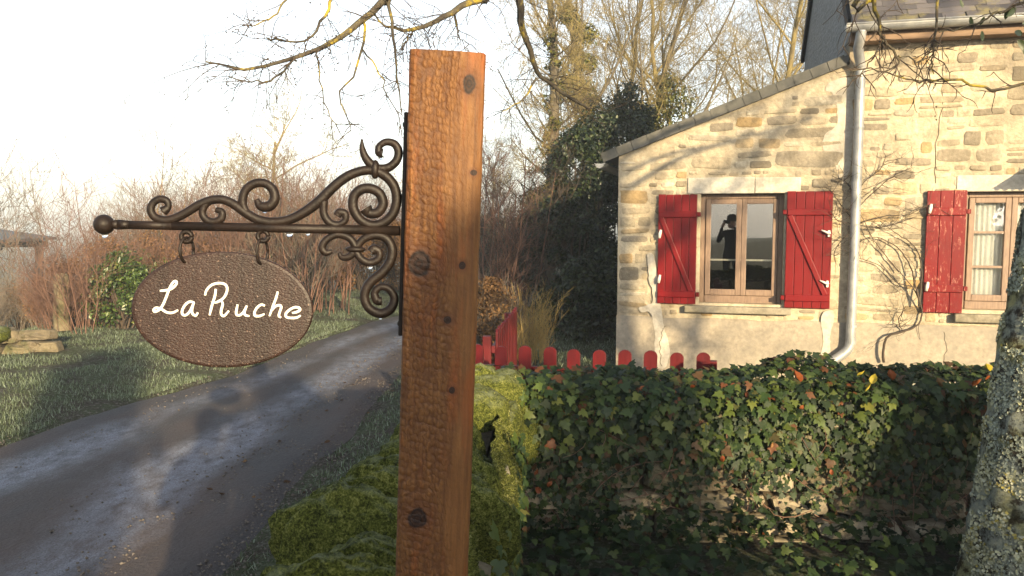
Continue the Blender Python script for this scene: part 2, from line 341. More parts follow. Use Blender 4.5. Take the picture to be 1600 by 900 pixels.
# ------------------------------------------------------------------ the ground and the lane
LY = [-10, 0, 3, 5.9, 7.2, 8.5, 10.8, 12.85, 14, 16, 19, 24, 34, 60]
LL = [-5.6, -4.9, -4.45, -3.84, -3.5, -3.15, -2.8, -2.45, -2.1, -1.3, .5, 4.5, 14, 42]
LR = [-2.6, -1.7, -1.45, -1.32, -1.28, -1.27, -1.0, -.4, .1, 1.3, 3.4, 7.8, 18, 46]
def lane_l(y): return float(np.interp(y, LY, LL))
def lane_r(y): return float(np.interp(y, LY, LR))
def gz(x, y):
    l, r = lane_l(y), lane_r(y)
    n = nz(x, y, 3.3, .7) * .05 + nz(x, y, 8.1, 3.0) * .018
    if l - .05 < x < r + .05 and -10 < y < 59: return -.05
    dl = l - x; dr = x - r; z = n
    if dl > 0:
        z = smooth01(0, 1.2, dl) * (.14 + n) - .03 + .02
        z -= smooth01(3.0, 12.0, dl) * 1.3
        z -= smooth01(14.0, 70.0, dl) * 4
    else:
        z = smooth01(0, .9, dr) * (.05 + n) - .02
    return z
xs = np.concatenate([-np.geomspace(400, 13, 14), np.arange(-12, 8.01, .16), np.geomspace(9, 400, 14)])
ys = np.concatenate([-np.geomspace(300, 11, 12), np.arange(-10, 0, .5), np.arange(0, 18, .16), np.geomspace(18.5, 400, 26)])
XX, YY = np.meshgrid(xs, ys); V = [(x, y, gz(x, y)) for x, y in zip(XX.ravel(), YY.ravel())]
nxs = len(xs); ii = (np.arange(len(ys) - 1)[:, None] * nxs + np.arange(nxs - 1)[None]).ravel()
ground = link('ground', mesh_np('ground', V, np.stack([ii, ii + 1, ii + nxs + 1, ii + nxs], 1), smooth=True), MT['ground_earth']); tag(ground, kind='structure')
yv = np.concatenate([np.arange(-10, 16, .09), np.arange(16, 59, .6)]); U = np.linspace(0, 1, 34); V = []; track = []
for y in yv:
    l, r = lane_l(y), lane_r(y); wob = .10 * nz(0, y, 5, .9) ; wob2 = .12 * nz(9, y, 2, .8)
    for u in U:
        x = l + wob + (r + wob2 - l - wob) * u
        t = math.exp(-((u - .27) / .13) ** 2) + 1.15 * math.exp(-((u - .66) / .15) ** 2)
        edge = smooth01(0, .07, u) * smooth01(0, .07, 1 - u)
        z = -.045 + .05 * edge - .018 * t * edge + .012 * nz(x, y, 1, 2.5) + .006 * nz(x, y, 1, 9)
        V.append((x, y, z)); track.append(t * (.75 + .5 * nz(x, y * .5, 4, 1.3)) * edge)
ii = (np.arange(len(yv) - 1)[:, None] * 34 + np.arange(33)[None]).ravel()
me = mesh_np('lane', V, np.stack([ii, ii + 1, ii + 35, ii + 34], 1), smooth=True)
a = me.attributes.new('track', 'FLOAT', 'POINT'); a.data.foreach_set('value', np.array(track, np.float32))
tag(link('lane', me, MT['lane_surface']), kind='structure')

rng = np.random.default_rng(5); random.seed(5)
# loose gravel along both margins of the lane
O8 = np.array([(1, 0, 0), (-1, 0, 0), (0, 1, 0), (0, -1, 0), (0, 0, .7), (0, 0, -.7)], float); OF = np.array([(0, 2, 4), (2, 1, 4), (1, 3, 4), (3, 0, 4), (2, 0, 5), (1, 2, 5), (3, 1, 5), (0, 3, 5)])
gp_ = []
while len(gp_) < 9000:
    y = 3.3 + 8 * random.random() ** 1.6; e = random.random(); x = lane_r(y) + random.gauss(-.15, .28) if e < .72 else lane_l(y) + random.gauss(.15, .25) if e < .86 else random.uniform(lane_l(y), lane_r(y))
    gp_.append((x, y, max(-.004, gz(x, y)) + .002))
gp_ = np.array(gp_); n = len(gp_); rad_ = .003 + .010 * rng.random(n) ** 3; jit = rng.uniform(.6, 1.3, (n, 6, 1))
tag(link('gravel', mesh_np('gravel', (gp_[:, None] + O8[None] * jit * rad_[:, None, None]).reshape(-1, 3), (np.arange(n)[:, None, None] * 6 + OF[None]).reshape(-1, 3), np.repeat(rng.random(n), 8)), simple('gravel_stone', (.05, .042, .036), (.17, .15, .135), 40, .9, 0, use='pos')), 'loose grey brown gravel along the margins of the lane', 'gravel', kind='stuff')
def blades(P, h, w, lean=.5, nrm=None, rg=rng):
    """one bent triangle pair per point"""
    n = len(P); a = rg.uniform(0, 2 * math.pi, n); side = np.stack([np.cos(a), np.sin(a), 0 * a], 1)
    up = np.tile([[0, 0, 1.]], (n, 1)) if nrm is None else nrm
    d = up + rg.normal(0, lean, (n, 3)); d /= np.linalg.norm(d, axis=1, keepdims=True)
    hh = (h * rg.uniform(.5, 1.3, n))[:, None]; ww = (w * rg.uniform(.6, 1.3, n))[:, None]
    tip = P + d * hh; mid = P + d * hh * .55 + up * hh * .08
    V = np.stack([P - side * ww, P + side * ww, mid + side * ww * .7, mid - side * ww * .7, tip], 1).reshape(-1, 3)
    b = np.arange(n)[:, None] * 5
    return V, [b + np.array([[0, 1, 2, 3]]), b + np.array([[3, 2, 4]])], np.concatenate([rg.random(n)] * 2)
# frosty grass on the verges
def grass(name, label, pts, h, w, mat='grass'):
    P = np.array(pts); hv = h * np.interp(P[:, 1], [3, 12], [1, 1.15])
    V, F, r = blades(P, hv, w, .55)
    return tag(link(name, mesh_np(name, V, F, r), MT[mat]), label, 'grass', kind='stuff')
pts = []
while len(pts) < 120000:
    y = 3 + 15 * random.random() ** 1.1; x = lane_l(y) - .02 - 4.6 * random.random() ** 1.5
    if nz(x, y, 0, 1.8) + .35 < random.random() * .5: continue
    pts.append((x, y, gz(x, y) - .005))
grass('verge_grass', 'frosted pale green grass on the far verge of the lane', pts, .042, .0024)
pts = []
while len(pts) < 15000:
    y = 3.4 + 11 * random.random() ** 1.2; r = lane_r(y); x = r - .08 + (1.0 if y < 9 else 2.2) * random.random()
    k = smooth01(-.1, .5, x - r) * smooth01(3, 6, y) + .12
    if nz(x, y, 0, 2.2) * .9 + k < random.random(): continue
    pts.append((x, y, gz(x, y) - .005))
grass('verge_grass', 'short frosted grass between the lane and mossy wall', pts, .04, .004)
pts = []
while len(pts) < 12000:
    y = 5.4 + 9 * random.random(); x = -.3 + 5 * random.random()
    pts.append((x, y, gz(x, y) - .005))
grass('lawn_grass', 'dim blue green lawn grass behind the red fence', pts, .06, .005)

# ------------------------------------------------------------------ the sign post
post_root = empty('sign_post', (-.1842, 1.4135, 0), (0, R(2.15), R(5)))
bpy.context.view_layer.update()
PM = Matrix.Translation(Vector((-.1842, 1.4135, 0))) @ Matrix.Rotation(R(5), 4, 'Z') @ Matrix.Rotation(R(2.15), 4, 'Y'); PMI = PM.inverted()
def P2L(px, py, yl=0.0):
    o = PMI @ EYE; d = PMI.to_3x3() @ ray(px, py); t = (yl - o.y) / d.y; return o + d * t
ptop = P2L(697, 79, -.0635).z
kn = []
for (px, py, rx, rz) in [(733, 131, 11, 17), (655, 412, 20, 24), (740, 270, 6, 5), (722, 415, 6, 7), (699, 500, 7, 7), (652, 810, 17, 19), (706, 610, 5, 6)]:
    q = P2L(px, py, -.0635); kn.append((q.x, q.z, rx * .00108, rz * .00108))
MT['post_wood'] = post_wood(kn)
# the timber: a slightly uneven rough sawn square
mb = MB(); nzr = 90; sq = []
for i in range(4):
    for k in range(14):
        t = k / 14; a = [(-1, -1), (1, -1), (1, 1), (-1, 1)][i]; b = [(-1, -1), (1, -1), (1, 1), (-1, 1)][(i + 1) % 4]
        sq.append((a[0] + (b[0] - a[0]) * t, a[1] + (b[1] - a[1]) * t))
V = []; F = []; nS = len(sq)
for r in range(nzr + 1):
    z = -.25 + (ptop + .25) * r / nzr
    for (a, b) in sq:
        cr = .0605 if abs(a) > .97 and abs(b) > .97 else .0635
        j = .0009 * nz(a * 9, b * 9, z * 40) + .0012 * nz(a, b, z * 5)
        zz = z + (.004 * nz(a * 2, b * 2, 3) if r == nzr else 0)
        V.append((a * (cr + j), b * (cr + j), zz))
F = [(r * nS + k, r * nS + (k + 1) % nS, (r + 1) * nS + (k + 1) % nS, (r + 1) * nS + k) for r in range(nzr) for k in range(nS)]
mb.add(V, F); mb.f.append(tuple(nzr * nS + k for k in range(nS))); mb.f.append(tuple(reversed(range(nS))))
post = mb.build('timber', MT['post_wood'], post_root)
tag(post_root, 'knotty brown timber post carrying a curled black iron bracket', 'sign post')
def zp(X, Y): return P2L(130 + X / 2.1434, 180 + Y / 2.1434, 0)
KZ = 1.395 / FPX / 2.1434
def scroll(name, pts, rad, end_bulb=False, start_bulb=False, flat=.8, parent=None):
    P = catmull([zp(*p) for p in pts], 7); n = len(P); rr = lerp_list([r * KZ * 1.12 for r in rad], n)
    return MB().tube(P, rr, 10, (0, 1, 0), flat).build(name, MT['iron'], parent or bracket, True)
br = MB(); a = zp(95, 366); b = zp(1062, 387)
# square bar with a ball at the end
bx = [(a.x - .002, 12), (a.x + .012, 17), (a.x + .03, 14), (zp(300, 0).x, 14.5), (b.x, 16.5)]
for (x0, r0), (x1, r1) in zip(bx[:-1], bx[1:]):
    V = []
    for x, r in ((x0, r0), (x1, r1)):
        zc = a.z + (b.z - a.z) * (x - a.x) / (b.x - a.x); k = r * KZ
        for c in range(8):
            an = math.pi / 8 + c * math.pi / 4; V.append((x, k * .95 * math.cos(an), zc + k * 1.05 * math.sin(an)))
    br.add(V, [(c, (c + 1) % 8, 8 + (c + 1) % 8, 8 + c) for c in range(8)] + [tuple(range(7, -1, -1)), tuple(range(8, 16))])
bracket = br.build('bracket_arm', MT['iron'], post_root, True)
def lathe(prof, seg=14, axis='z'):
    V = []; F = []
    for r, z in prof:
        for k in range(seg):
            t = 2 * math.pi * k / seg; V.append((r * math.cos(t), r * math.sin(t), z))
    for i in range(len(prof) - 1):
        for k in range(seg): F.append((i * seg + k, i * seg + (k + 1) % seg, (i + 1) * seg + (k + 1) % seg, (i + 1) * seg + k))
    F.append(tuple(reversed(range(seg)))); F.append(tuple((len(prof) - 1) * seg + k for k in range(seg)))
    return V, F
def ball(name, c, r, mat, parent, sc=(1, 1, 1), seg=14):
    V, F = lathe([(r * max(.02, math.sin(math.pi * i / 10)), -r * math.cos(math.pi * i / 10)) for i in range(11)], seg)
    mb = MB().add([(c.x + v[0] * sc[0], c.y + v[1] * sc[1], c.z + v[2] * sc[2]) for v in V], F); return mb.build(name, mat, parent, True)
ball('ball_finial', zp(70, 366), 33 * KZ, MT['iron'], bracket)
B2 = bracket
scroll('scroll', [(268, 322), (284, 308), (280, 288), (258, 281), (236, 292), (226, 316), (238, 340), (268, 352), (302, 347), (342, 328), (388, 300), (432, 284), (472, 284), (510, 302), (548, 330), (592, 352), (640, 358), (690, 350), (740, 325), (790, 288), (830, 248), (872, 213), (914, 192), (962, 184), (1008, 200), (1040, 236), (1050, 282), (1038, 328), (1006, 360), (966, 368), (928, 350), (906, 314), (906, 274), (930, 249), (964, 246), (994, 264), (1004, 298), (986, 326), (958, 328), (946, 312)],
       [15, 10, 11, 11, 11, 12, 12, 13, 13, 13, 13, 13, 13, 14, 14, 14, 14, 14, 15, 16, 15, 15, 14, 14, 15, 15, 15, 15, 14, 14, 14, 15, 15, 15, 15, 15, 15, 15, 15, 20])
scroll('scroll', [(432, 286), (408, 302), (399, 328), (412, 350), (438, 357), (462, 346), (464, 324), (444, 316)], [9, 11, 11, 11, 11, 12, 11, 8])
scroll('scroll', [(552, 334), (534, 296), (542, 254), (572, 230), (606, 228), (634, 248), (641, 280), (624, 304), (594, 304), (580, 282)], [10, 13, 13, 13, 13, 14, 15, 16, 14, 8])
scroll('scroll', [(806, 286), (806, 330), (826, 360), (854, 366), (877, 352), (876, 330), (858, 326), (850, 338)], [13, 12, 12, 10, 10, 12, 13, 12])
scroll('scroll', [(978, 176), (952, 152), (936, 118), (933, 80)], [14, 13, 10, 3])
scroll('scroll', [(982, 178), (1020, 176), (1048, 154), (1056, 122), (1042, 96), (1014, 90), (992, 104), (990, 124), (1002, 128)], [12, 13, 13, 13, 12, 11, 10, 12, 15])
scroll('scroll', [(916, 446), (892, 412), (852, 400), (816, 416), (800, 442), (812, 460), (834, 456)], [12, 12, 11, 11, 12, 11, 6])
scroll('scroll', [(914, 452), (890, 474), (866, 476), (857, 460)], [12, 11, 9, 5])
scroll('scroll', [(912, 456), (934, 484), (962, 494), (988, 482), (992, 458), (974, 448), (964, 458)], [12, 12, 12, 12, 12, 14, 14])
scroll('scroll', [(914, 444), (938, 416), (976, 402), (1014, 412), (1034, 446), (1028, 490), (1000, 528), (962, 560), (942, 600), (954, 642), (992, 664), (1028, 650), (1042, 614), (1024, 582), (994, 576), (976, 596), (984, 620), (1000, 622)], [12, 12, 13, 14, 15, 15, 15, 15, 14, 14, 15, 15, 13, 12, 11, 12, 14, 13])
for (X, Y, rx, rz, rot) in [(978, 182, 16, 32, .25), (912, 449, 34, 12, .1)]:
    ball('collar', zp(X, Y), KZ, MT['iron'], bracket, (rx, 19, rz))
pl = MB(); t = zp(1064, -8); bt = zp(1060, 735); xe = -.0645
pl.box(xe - .0075, xe, -.017, .017, bt.z, t.z); pl.build('mounting_plate', MT['iron'], bracket, bevel=.002)
for zz in (t.z - .02, bt.z + .02, (t.z + bt.z) / 2 + .05): ball('screw_head', Vector((xe - .0075, 0, zz)), .005, MT['iron'], bracket, (.6, 1, 1), 8)
for (X, Y) in [(346, 407), (602, 405)]:
    c = zp(X, Y); P = [(c.x + 17 * KZ * math.cos(t), c.y, c.z + 17 * KZ * math.sin(t)) for t in np.linspace(0, 2 * math.pi, 19)]
    MB().tube(P, 8 * KZ, 8, (0, 1, 0), 1).build('eye_ring', MT['iron'], bracket, True)
for (X, Y, r) in [(72, 402, 11), (608, 320, 10), (690, 397, 13), (752, 397, 8), (960, 508, 10), (995, 678, 8), (968, 385, 9), (998, 142, 10)]:
    ball('water_drop', zp(X, Y), r * KZ, MT['water'], post_root, (1, .8, .8), 10)
# the hanging board
sc = P2L(349, 484, 0); scw = PM @ sc
sign = empty('hanging_sign', scw, (R(-1), R(1.2), R(5)))
tag(sign, 'oval brown hanging sign board with white handwritten house name', 'sign')
SM = Matrix.Translation(scw) @ sign.rotation_euler.to_matrix().to_4x4(); SMI = SM.inverted()
def S2L(px, py, yl=0.0):
    o = SMI @ EYE; d = SMI.to_3x3() @ ray(px, py); t = (yl - o.y) / d.y; return o + d * t
ex = 139 * 1.385 / FPX; ez = 91.5 * 1.385 / FPX; N = 72; V = []; F = []
rings = [(.955, -.0045), (.985, -.0035), (1, -.0015), (1, .0015), (.985, .0035)]
for s, y in rings:
    for k in range(N):
        t = 2 * math.pi * k / N; V.append((ex * s * math.cos(t), y, ez * s * math.sin(t)))
for i in range(len(rings) - 1):
    for k in range(N): F.append((i * N + k, i * N + (k + 1) % N, (i + 1) * N + (k + 1) % N, (i + 1) * N + k))
F.append(tuple(reversed(range(N)))); F.append(tuple((len(rings) - 1) * N + k for k in range(N)))
MB().add(V, F).build('board', MT['sign_paint'], sign)
def stroke(pts, rad):
    P = catmull([S2L(220 + X / 5.926, 420 + Y / 5.926, -.0047) for X, Y in pts], 6)
    return MB().tube(P, lerp_list([r * 1.385 / FPX / 5.926 for r in rad], len(P)), 8, (0, 1, 0), .22)
LET = {
 'letter_l': [[(176, 205), (240, 198), (292, 180), (326, 145), (328, 118), (308, 118), (284, 146), (258, 200), (232, 270), (206, 330), (172, 378), (132, 398), (118, 382), (142, 362), (190, 374), (236, 402), (290, 408), (346, 382)]],
 'letter_a': [[(494, 312), (450, 306), (408, 338), (382, 390), (386, 422), (414, 430), (452, 398), (480, 340), (492, 308)], [(492, 308), (474, 370), (478, 415), (508, 432), (530, 405)]],
 'letter_r': [[(694, 186), (686, 250), (664, 320), (648, 380), (636, 432)], [(594, 248), (608, 200), (650, 154), (712, 134), (770, 140), (798, 172), (792, 226), (760, 276), (712, 306), (680, 316)], [(744, 290), (758, 330), (744, 384), (746, 424), (772, 436), (816, 388)]],
 'letter_u': [[(896, 330), (884, 390), (886, 424), (914, 430), (950, 402), (978, 346)], [(982, 340), (960, 400), (968, 430), (1006, 438)]],
 'letter_c': [[(1150, 342), (1112, 334), (1072, 366), (1052, 408), (1060, 436), (1100, 438), (1146, 418)]],
 'letter_h': [[(1268, 210), (1252, 270), (1222, 350), (1190, 440)], [(1212, 388), (1246, 348), (1284, 338), (1300, 356), (1286, 400), (1278, 436), (1298, 452)]],
 'letter_e': [[(1400, 410), (1446, 400), (1474, 380), (1462, 360), (1420, 358), (1372, 384), (1342, 418), (1350, 448), (1396, 456), (1444, 452), (1480, 432)]]}
for nm, sts in LET.items():
    mb = MB()
    for s in sts:
        t = stroke(s, [10] + [12.5] * (len(s) - 2) + [9]); mb.add(t.v, t.f)
    mb.build('lettering', MT['white_lettering'], sign, True)
for (X, Y, w, h, tilt) in [(347, 452, 15, 42, .5), (600, 457, 13, 43, .15)]:
    c = S2L(130 + X / 2.1434, 180 + Y / 2.1434, 0); P = []
    for t in np.linspace(0, 2 * math.pi, 25):
        q = Vector((w * KZ * math.cos(t) * 1.0, .012 * math.cos(t), h * KZ * math.sin(t))); P.append(c + q)
    MB().tube(P, 5 * KZ, 7, (.6, .8, 0), 1).build('hanging_link', MT['iron'], sign, True)

# ------------------------------------------------------------------ the stone house (local x along the facade, y into the house)
TH = R(15); house = empty('stone_house', (8.5 * math.sin(TH), 8.5 * math.cos(TH), 0), (0, 0, -TH))
tag(house, 'pale rubble stone cottage with red shutters and a lean-to slate roof', 'house')
HM = Matrix.Translation(house.location) @ Matrix.Rotation(-TH, 4, 'Z'); HMI = HM.inverted()
def FL(px, py, yl=0.0):      # a point of the facade plane (or a plane yl in front of it)
    o = HMI @ EYE; d = HMI.to_3x3() @ ray(px, py); t = (yl - o.y) / d.y; return o + d * t
SL = .883 / 2.343
def rake(s): return 2.275 + (s + 1.243) * SL          # underside of the lean-to verge
EAVE = 3.42; SC = 1.115; SX = 6.2
W1 = (-.265, .555, .80, 1.927); W2 = (2.19, 3.02, .80, 1.925)
wl_ = MB(); TK = .4
def strip(s0, s1, z0, z1a, z1b): wl_.prism([(s0, z0), (s1, z0), (s1, z1b), (s0, z1a)], 0, TK)
strip(-SC, W1[0], -.3, rake(-SC), rake(W1[0])); strip(W1[0], W1[1], -.3, W1[2], W1[2]); strip(W1[0], W1[1], W1[3], rake(W1[0]), rake(W1[1])); strip(W1[1], SC, -.3, rake(W1[1]), rake(SC))
strip(SC, W2[0], -.3, EAVE, EAVE); strip(W2[0], W2[1], -.3, W2[2], W2[2]); strip(W2[0], W2[1], W2[3], EAVE, EAVE); strip(W2[1], SX, -.3, EAVE, EAVE)
wl_.box(-SC, -SC + .4, TK, 4.8, -.3, rake(-SC) - .02); wl_.box(-SC, SX, 4.8, 5.2, -.3, 2.2); wl_.box(SX - .4, SX, TK, 4.8, -.3, EAVE)
wall = wl_.build('wall', MT['mortar'], house)
# gable of the main house above the lean-to, slate clad
gp = [(.012, 2.5), (5.0, 2.5), (5.0, 4.25), (2.2, 5.85), (.012, 3.62)]
g_ = MB(); n = len(gp); Vg = [(SC, y, z) for y, z in gp] + [(SC + .3, y, z) for y, z in gp]
g_.add(Vg, [tuple(range(n)), tuple(range(2 * n - 1, n - 1, -1))] + [(i + n, (i + 1) % n + n, (i + 1) % n, i) for i in range(n)]); g_.build('gable_cladding', MT['slate_cladding'], house)
bb = MB()
for (y0, z0), (y1, z1) in (((5.12, 4.20), (2.2, 5.87)), ((2.2, 5.87), (-.12, 3.52))):
    d = Vector((0, y1 - y0, z1 - z0)); nn = Vector((0, -d.z, d.y)).normalized() * .09
    if nn.z < 0: nn = -nn
    for s0, s1 in ((SC - .05, SC - .003),):
        a, b = Vector((0, y0, z0)), Vector((0, y1, z1)); V = [Vector((s, 0, 0)) + q for s in (s0, s1) for q in (a - nn, b - nn, b + nn * .6, a + nn * .6)]
        bb.add(V, [(0, 1, 2, 3), (7, 6, 5, 4), (0, 4, 5, 1), (1, 5, 6, 2), (2, 6, 7, 3), (3, 7, 4, 0)])
bb.build('bargeboard', MT['timber_grey'], house)
# main roof and its lower slate courses
m = MB()
def roofslab(y0, z0, y1, z1, s0, s1, th=.06):
    d = Vector((0, y1 - y0, z1 - z0)).normalized(); nn = Vector((0, -d.z, d.y)) * th
    if nn.z < 0: nn = -nn
    V = [Vector((s, y, z)) + k for s in (s0, s1) for (y, z, k) in ((y0, z0, Vector()), (y1, z1, Vector()), (y1, z1, nn), (y0, z0, nn))]
    m.add(V, [(0, 1, 2, 3), (7, 6, 5, 4), (0, 4, 5, 1), (1, 5, 6, 2), (2, 6, 7, 3), (3, 7, 4, 0)])
roofslab(-.22, 3.45, 2.2, 5.87, SC - .02, SX + .2); roofslab(5.2, 4.16, 2.2, 5.87, SC - .02, SX + .2)
roof = m.build('roof', MT['slate'], house)
def slate_mesh(w, h, th, sd):
    r = random.Random(sd); j = lambda k: r.uniform(-k, k)
    mb = MB(); mb.box(-w / 2 + .002, w / 2 - .002, 0, th, 0, h)
    mb.v = [(x + j(.004), y, z + (j(.008) if z == 0 else 0)) for x, y, z in mb.v]
    me = bpy.data.meshes.new('slate'); me.from_pydata(mb.v, [], mb.f); me.materials.append(MT['roof_slate']); return me
SLM = [slate_mesh(.19, .30, .009, k) for k in range(6)]
ang = math.atan2(5.87 - 3.45, 2.42)
for r in range(10):
    for k in range(18):
        s = SC + .07 + k * .192 + (.096 if r % 2 else 0); L = -.03 + r * .088
        o = link('slate', SLM[random.randrange(6)], None, roof)
        off = .082
        y = -.22 + L * math.cos(ang) - off * math.sin(ang); z = 3.45 + L * math.sin(ang) + off * math.cos(ang)
        o.location = (s + random.uniform(-.004, .004), y, z); o.rotation_euler = (ang - R(90) + R(5), 0, random.uniform(-.012, .012)); o.rotation_euler = (-(R(90) - ang) - R(3), 0, random.uniform(-.01, .01))
# gutter, cornice, downpipe
m = MB(); seg = 10
def gutter(p0, p1, rad):
    mb = MB(); d = (p1 - p0).normalized(); side = d.cross(Vector((0, 0, 1))).normalized(); V = []
    for P in (p0, p1):
        for rr in (rad, rad - .006):
            for k in range(seg + 1):
                t = math.pi * k / seg; V.append(P + side * rr * math.cos(t) - Vector((0, 0, rr * math.sin(t))))
    q = seg + 1; F = []
    for k in range(seg): F += [(k, k + 1, 2 * q + k + 1, 2 * q + k), (q + k + 1, q + k, 3 * q + k, 3 * q + k + 1), (k, q + k, q + k + 1, k + 1), (2 * q + k, 2 * q + k + 1, 3 * q + k + 1, 3 * q + k)]
    F += [(0, 2 * q, 3 * q, q), (q - 1, 2 * q - 1, 4 * q - 1, 3 * q - 1)]
    mb.add(V, F)
    mb.tube([p0 + side * rad, p1 + side * rad], .009, 6); mb.tube([p0 - side * rad, p1 - side * rad], .005, 6)
    mb.add([p0 + side * rad * math.cos(t) - Vector((0, 0, rad * math.sin(t))) for t in np.linspace(0, math.pi, seg + 1)], [tuple(range(seg + 1))])
    return mb
gutter(Vector((SC - .08, -.27, 3.475)), Vector((SX, -.27, 3.475)), .065).build('gutter', MT['zinc'], house)
simple('cornice_wood', (.13, .085, .055), (.22, .15, .10), 12, .8, .3, .008, use='pos', stretch=(.2, .2, 3))
MB().box(SC - .02, SX, -.2, -.003, 3.335, 3.425).build('cornice', MT['cornice_wood'], house, bevel=.008)
pp = [(SC + .06, -.27, 3.43), (SC + .055, -.25, 3.36), (SC + .05, -.18, 3.27), (SC + .085, -.10, 3.14), (SC + .09, -.085, 3.0), (SC + .09, -.085, 2.2), (SC + .09, -.085, 1.3), (SC + .085, -.085, .6), (SC + .08, -.085, .44), (SC + .04, -.10, .36), (.985, -.15, .23), (.90, -.2, .15)]
dp = MB().tube(catmull(pp, 5), .046, 16).build('downpipe', MT['zinc'], house, True)
for zz in (2.55, 1.245, .62):
    MB().tube([(SC + .09, -.085, zz - .012), (SC + .09, -.085, zz + .012)], .052, 16).build('pipe_clip', MT['zinc'], dp); 
for zz in (2.0, .47): MB().tube([(SC + .088, -.085, zz - .03), (SC + .088, -.085, zz + .03)], .0495, 16).build('pipe_joint', MT['zinc'], dp)
# lean-to roof, its verge slates and small gutter
m = MB(); V = []
for y in (-.04, 4.9):
    for s, dz in ((-1.26, 0), (1.10, 0), (1.10, .07), (-1.26, .07)): V.append((s, y, rake(s) + .022 + dz))
m.add(V, [(0, 1, 2, 3), (7, 6, 5, 4), (0, 4, 5, 1), (1, 5, 6, 2), (2, 6, 7, 3), (3, 7, 4, 0)]); lroof = m.build('lean_to_roof', MT['slate'], house)
sa = math.atan(SL); nv = 15; L = 2.36 / math.cos(sa) / nv
vm = []
for k in range(4):
    mb = MB().box(0, L - .005, -.014, 0, 0, .098); mb.v = [(x + random.uniform(-.002, .002), y, z + random.uniform(-.003, .003)) for x, y, z in mb.v]
    me = bpy.data.meshes.new('verge_slate'); me.from_pydata(mb.v, [], mb.f); me.materials.append(MT['verge_slate']); vm.append(me)
for k in range(nv):
    o = link('verge_slate', vm[k % 4], None, lroof); s = -1.265 + k * L * math.cos(sa)
    o.location = (s, -.045 - .002 * (k % 2), rake(s) - .002); o.rotation_euler = (0, -sa, 0)
gutter(Vector((-1.31, -.06, 2.25)), Vector((-1.31, 4.9, 2.25)), .05).build('gutter', MT['zinc'], house)
# interior
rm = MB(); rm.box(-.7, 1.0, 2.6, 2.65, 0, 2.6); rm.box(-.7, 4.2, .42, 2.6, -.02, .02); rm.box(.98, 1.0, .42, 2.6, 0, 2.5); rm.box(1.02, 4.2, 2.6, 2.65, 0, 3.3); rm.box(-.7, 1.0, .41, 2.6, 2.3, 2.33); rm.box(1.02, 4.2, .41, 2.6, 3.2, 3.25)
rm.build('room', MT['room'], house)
# plinth, lintels, sills, cement patches
def ragged(poly_s0, poly_s1, z0, z1, y, amp, seed):
    top = [(poly_s0 + (poly_s1 - poly_s0) * k / 60, z1 + amp * nz(k * .35, seed, 0) + amp * .4 * nz(k * 1.1, seed, 4)) for k in range(61)]
    return [(poly_s0, z0), (poly_s1, z0)] + top[::-1]
MB().prism(ragged(-SC - .004, SX, -.3, .64, 0, .025, 3.7), -.022, -.001).build('plaster_plinth', MT['plaster'], wall)
def patch(pts, y, seed):
    P = catmull([Vector((a, 0, b)) for a, b in pts + [pts[0]]], 8)[:-1]
    P = [(p.x + .018 * nz(p.x * 9, p.z * 9, seed) + .008 * nz(p.x * 30, p.z * 30, seed), p.z + .018 * nz(p.x * 9, p.z * 9, seed + 5)) for p in P]
    MB().prism(P, -y, -.002).build('cement_patch', MT['cement'], wall)
patch([(-.70, .10), (-.58, .12), (-.56, .34), (-.62, .55), (-.66, .78), (-.68, 1.0), (-.72, 1.25), (-.80, 1.3), (-.78, 1.05), (-.74, .82), (-.80, .76), (-.88, .74), (-.86, .69), (-.76, .68), (-.72, .5)], .025, 2)
patch([(.93, .05), (1.03, .05), (1.02, .4), (1.05, .72), (1.0, .76), (.93, .7), (.95, .4)], .027, 3)
patch([(1.02, 2.2), (1.10, 2.0), (1.16, 2.3), (1.16, 2.9), (1.10, 3.05), (.95, 3.0), (.90, 2.93), (.99, 2.85), (1.02, 2.6), (.92, 2.5), (.90, 2.36)], .006, 4)
MB().box(-.40, .26, -.018, .3, W1[3], 2.09).build('lintel_stone', MT['lintel'], wall, bevel=.008); MB().box(.264, .70, -.016, .3, W1[3], 2.085).build('lintel_stone', MT['lintel'], wall, bevel=.008)
MB().box(-.41, .64, -.085, .2, .705, .775).build('window_sill', MT['sill'], wall, bevel=.01); MB().box(2.12, 3.1, -.085, .2, .685, .765).build('window_sill', MT['sill'], wall, bevel=.01)
MB().box(2.1, 3.1, -.012, .3, W2[3] + .001, 2.08).build('lintel_stone', MT['lintel'], wall, bevel=.008)
# cracks in the plaster
simple('crack', (.06, .05, .04), (.10, .085, .06), 30, .9, 0)
def crack(pts, y):
    P = [];
    for a, b in zip(pts[:-1], pts[1:]):
        for t in np.linspace(0, 1, 7)[:-1]: P.append((a[0] + (b[0] - a[0]) * t + random.uniform(-.012, .012), -y, a[1] + (b[1] - a[1]) * t))
    MB().tube(P, .0025, 4).build('crack', MT['crack'], wall)
crack([(-.64, .12), (-.66, .35), (-.63, .5), (-.60, .56)], .0275); crack([(2.05, .15), (2.07, .4), (2.04, .62)], .0235); crack([(1.93, 3.3), (1.95, 2.8), (1.90, 2.3), (1.92, 1.95)], .004)
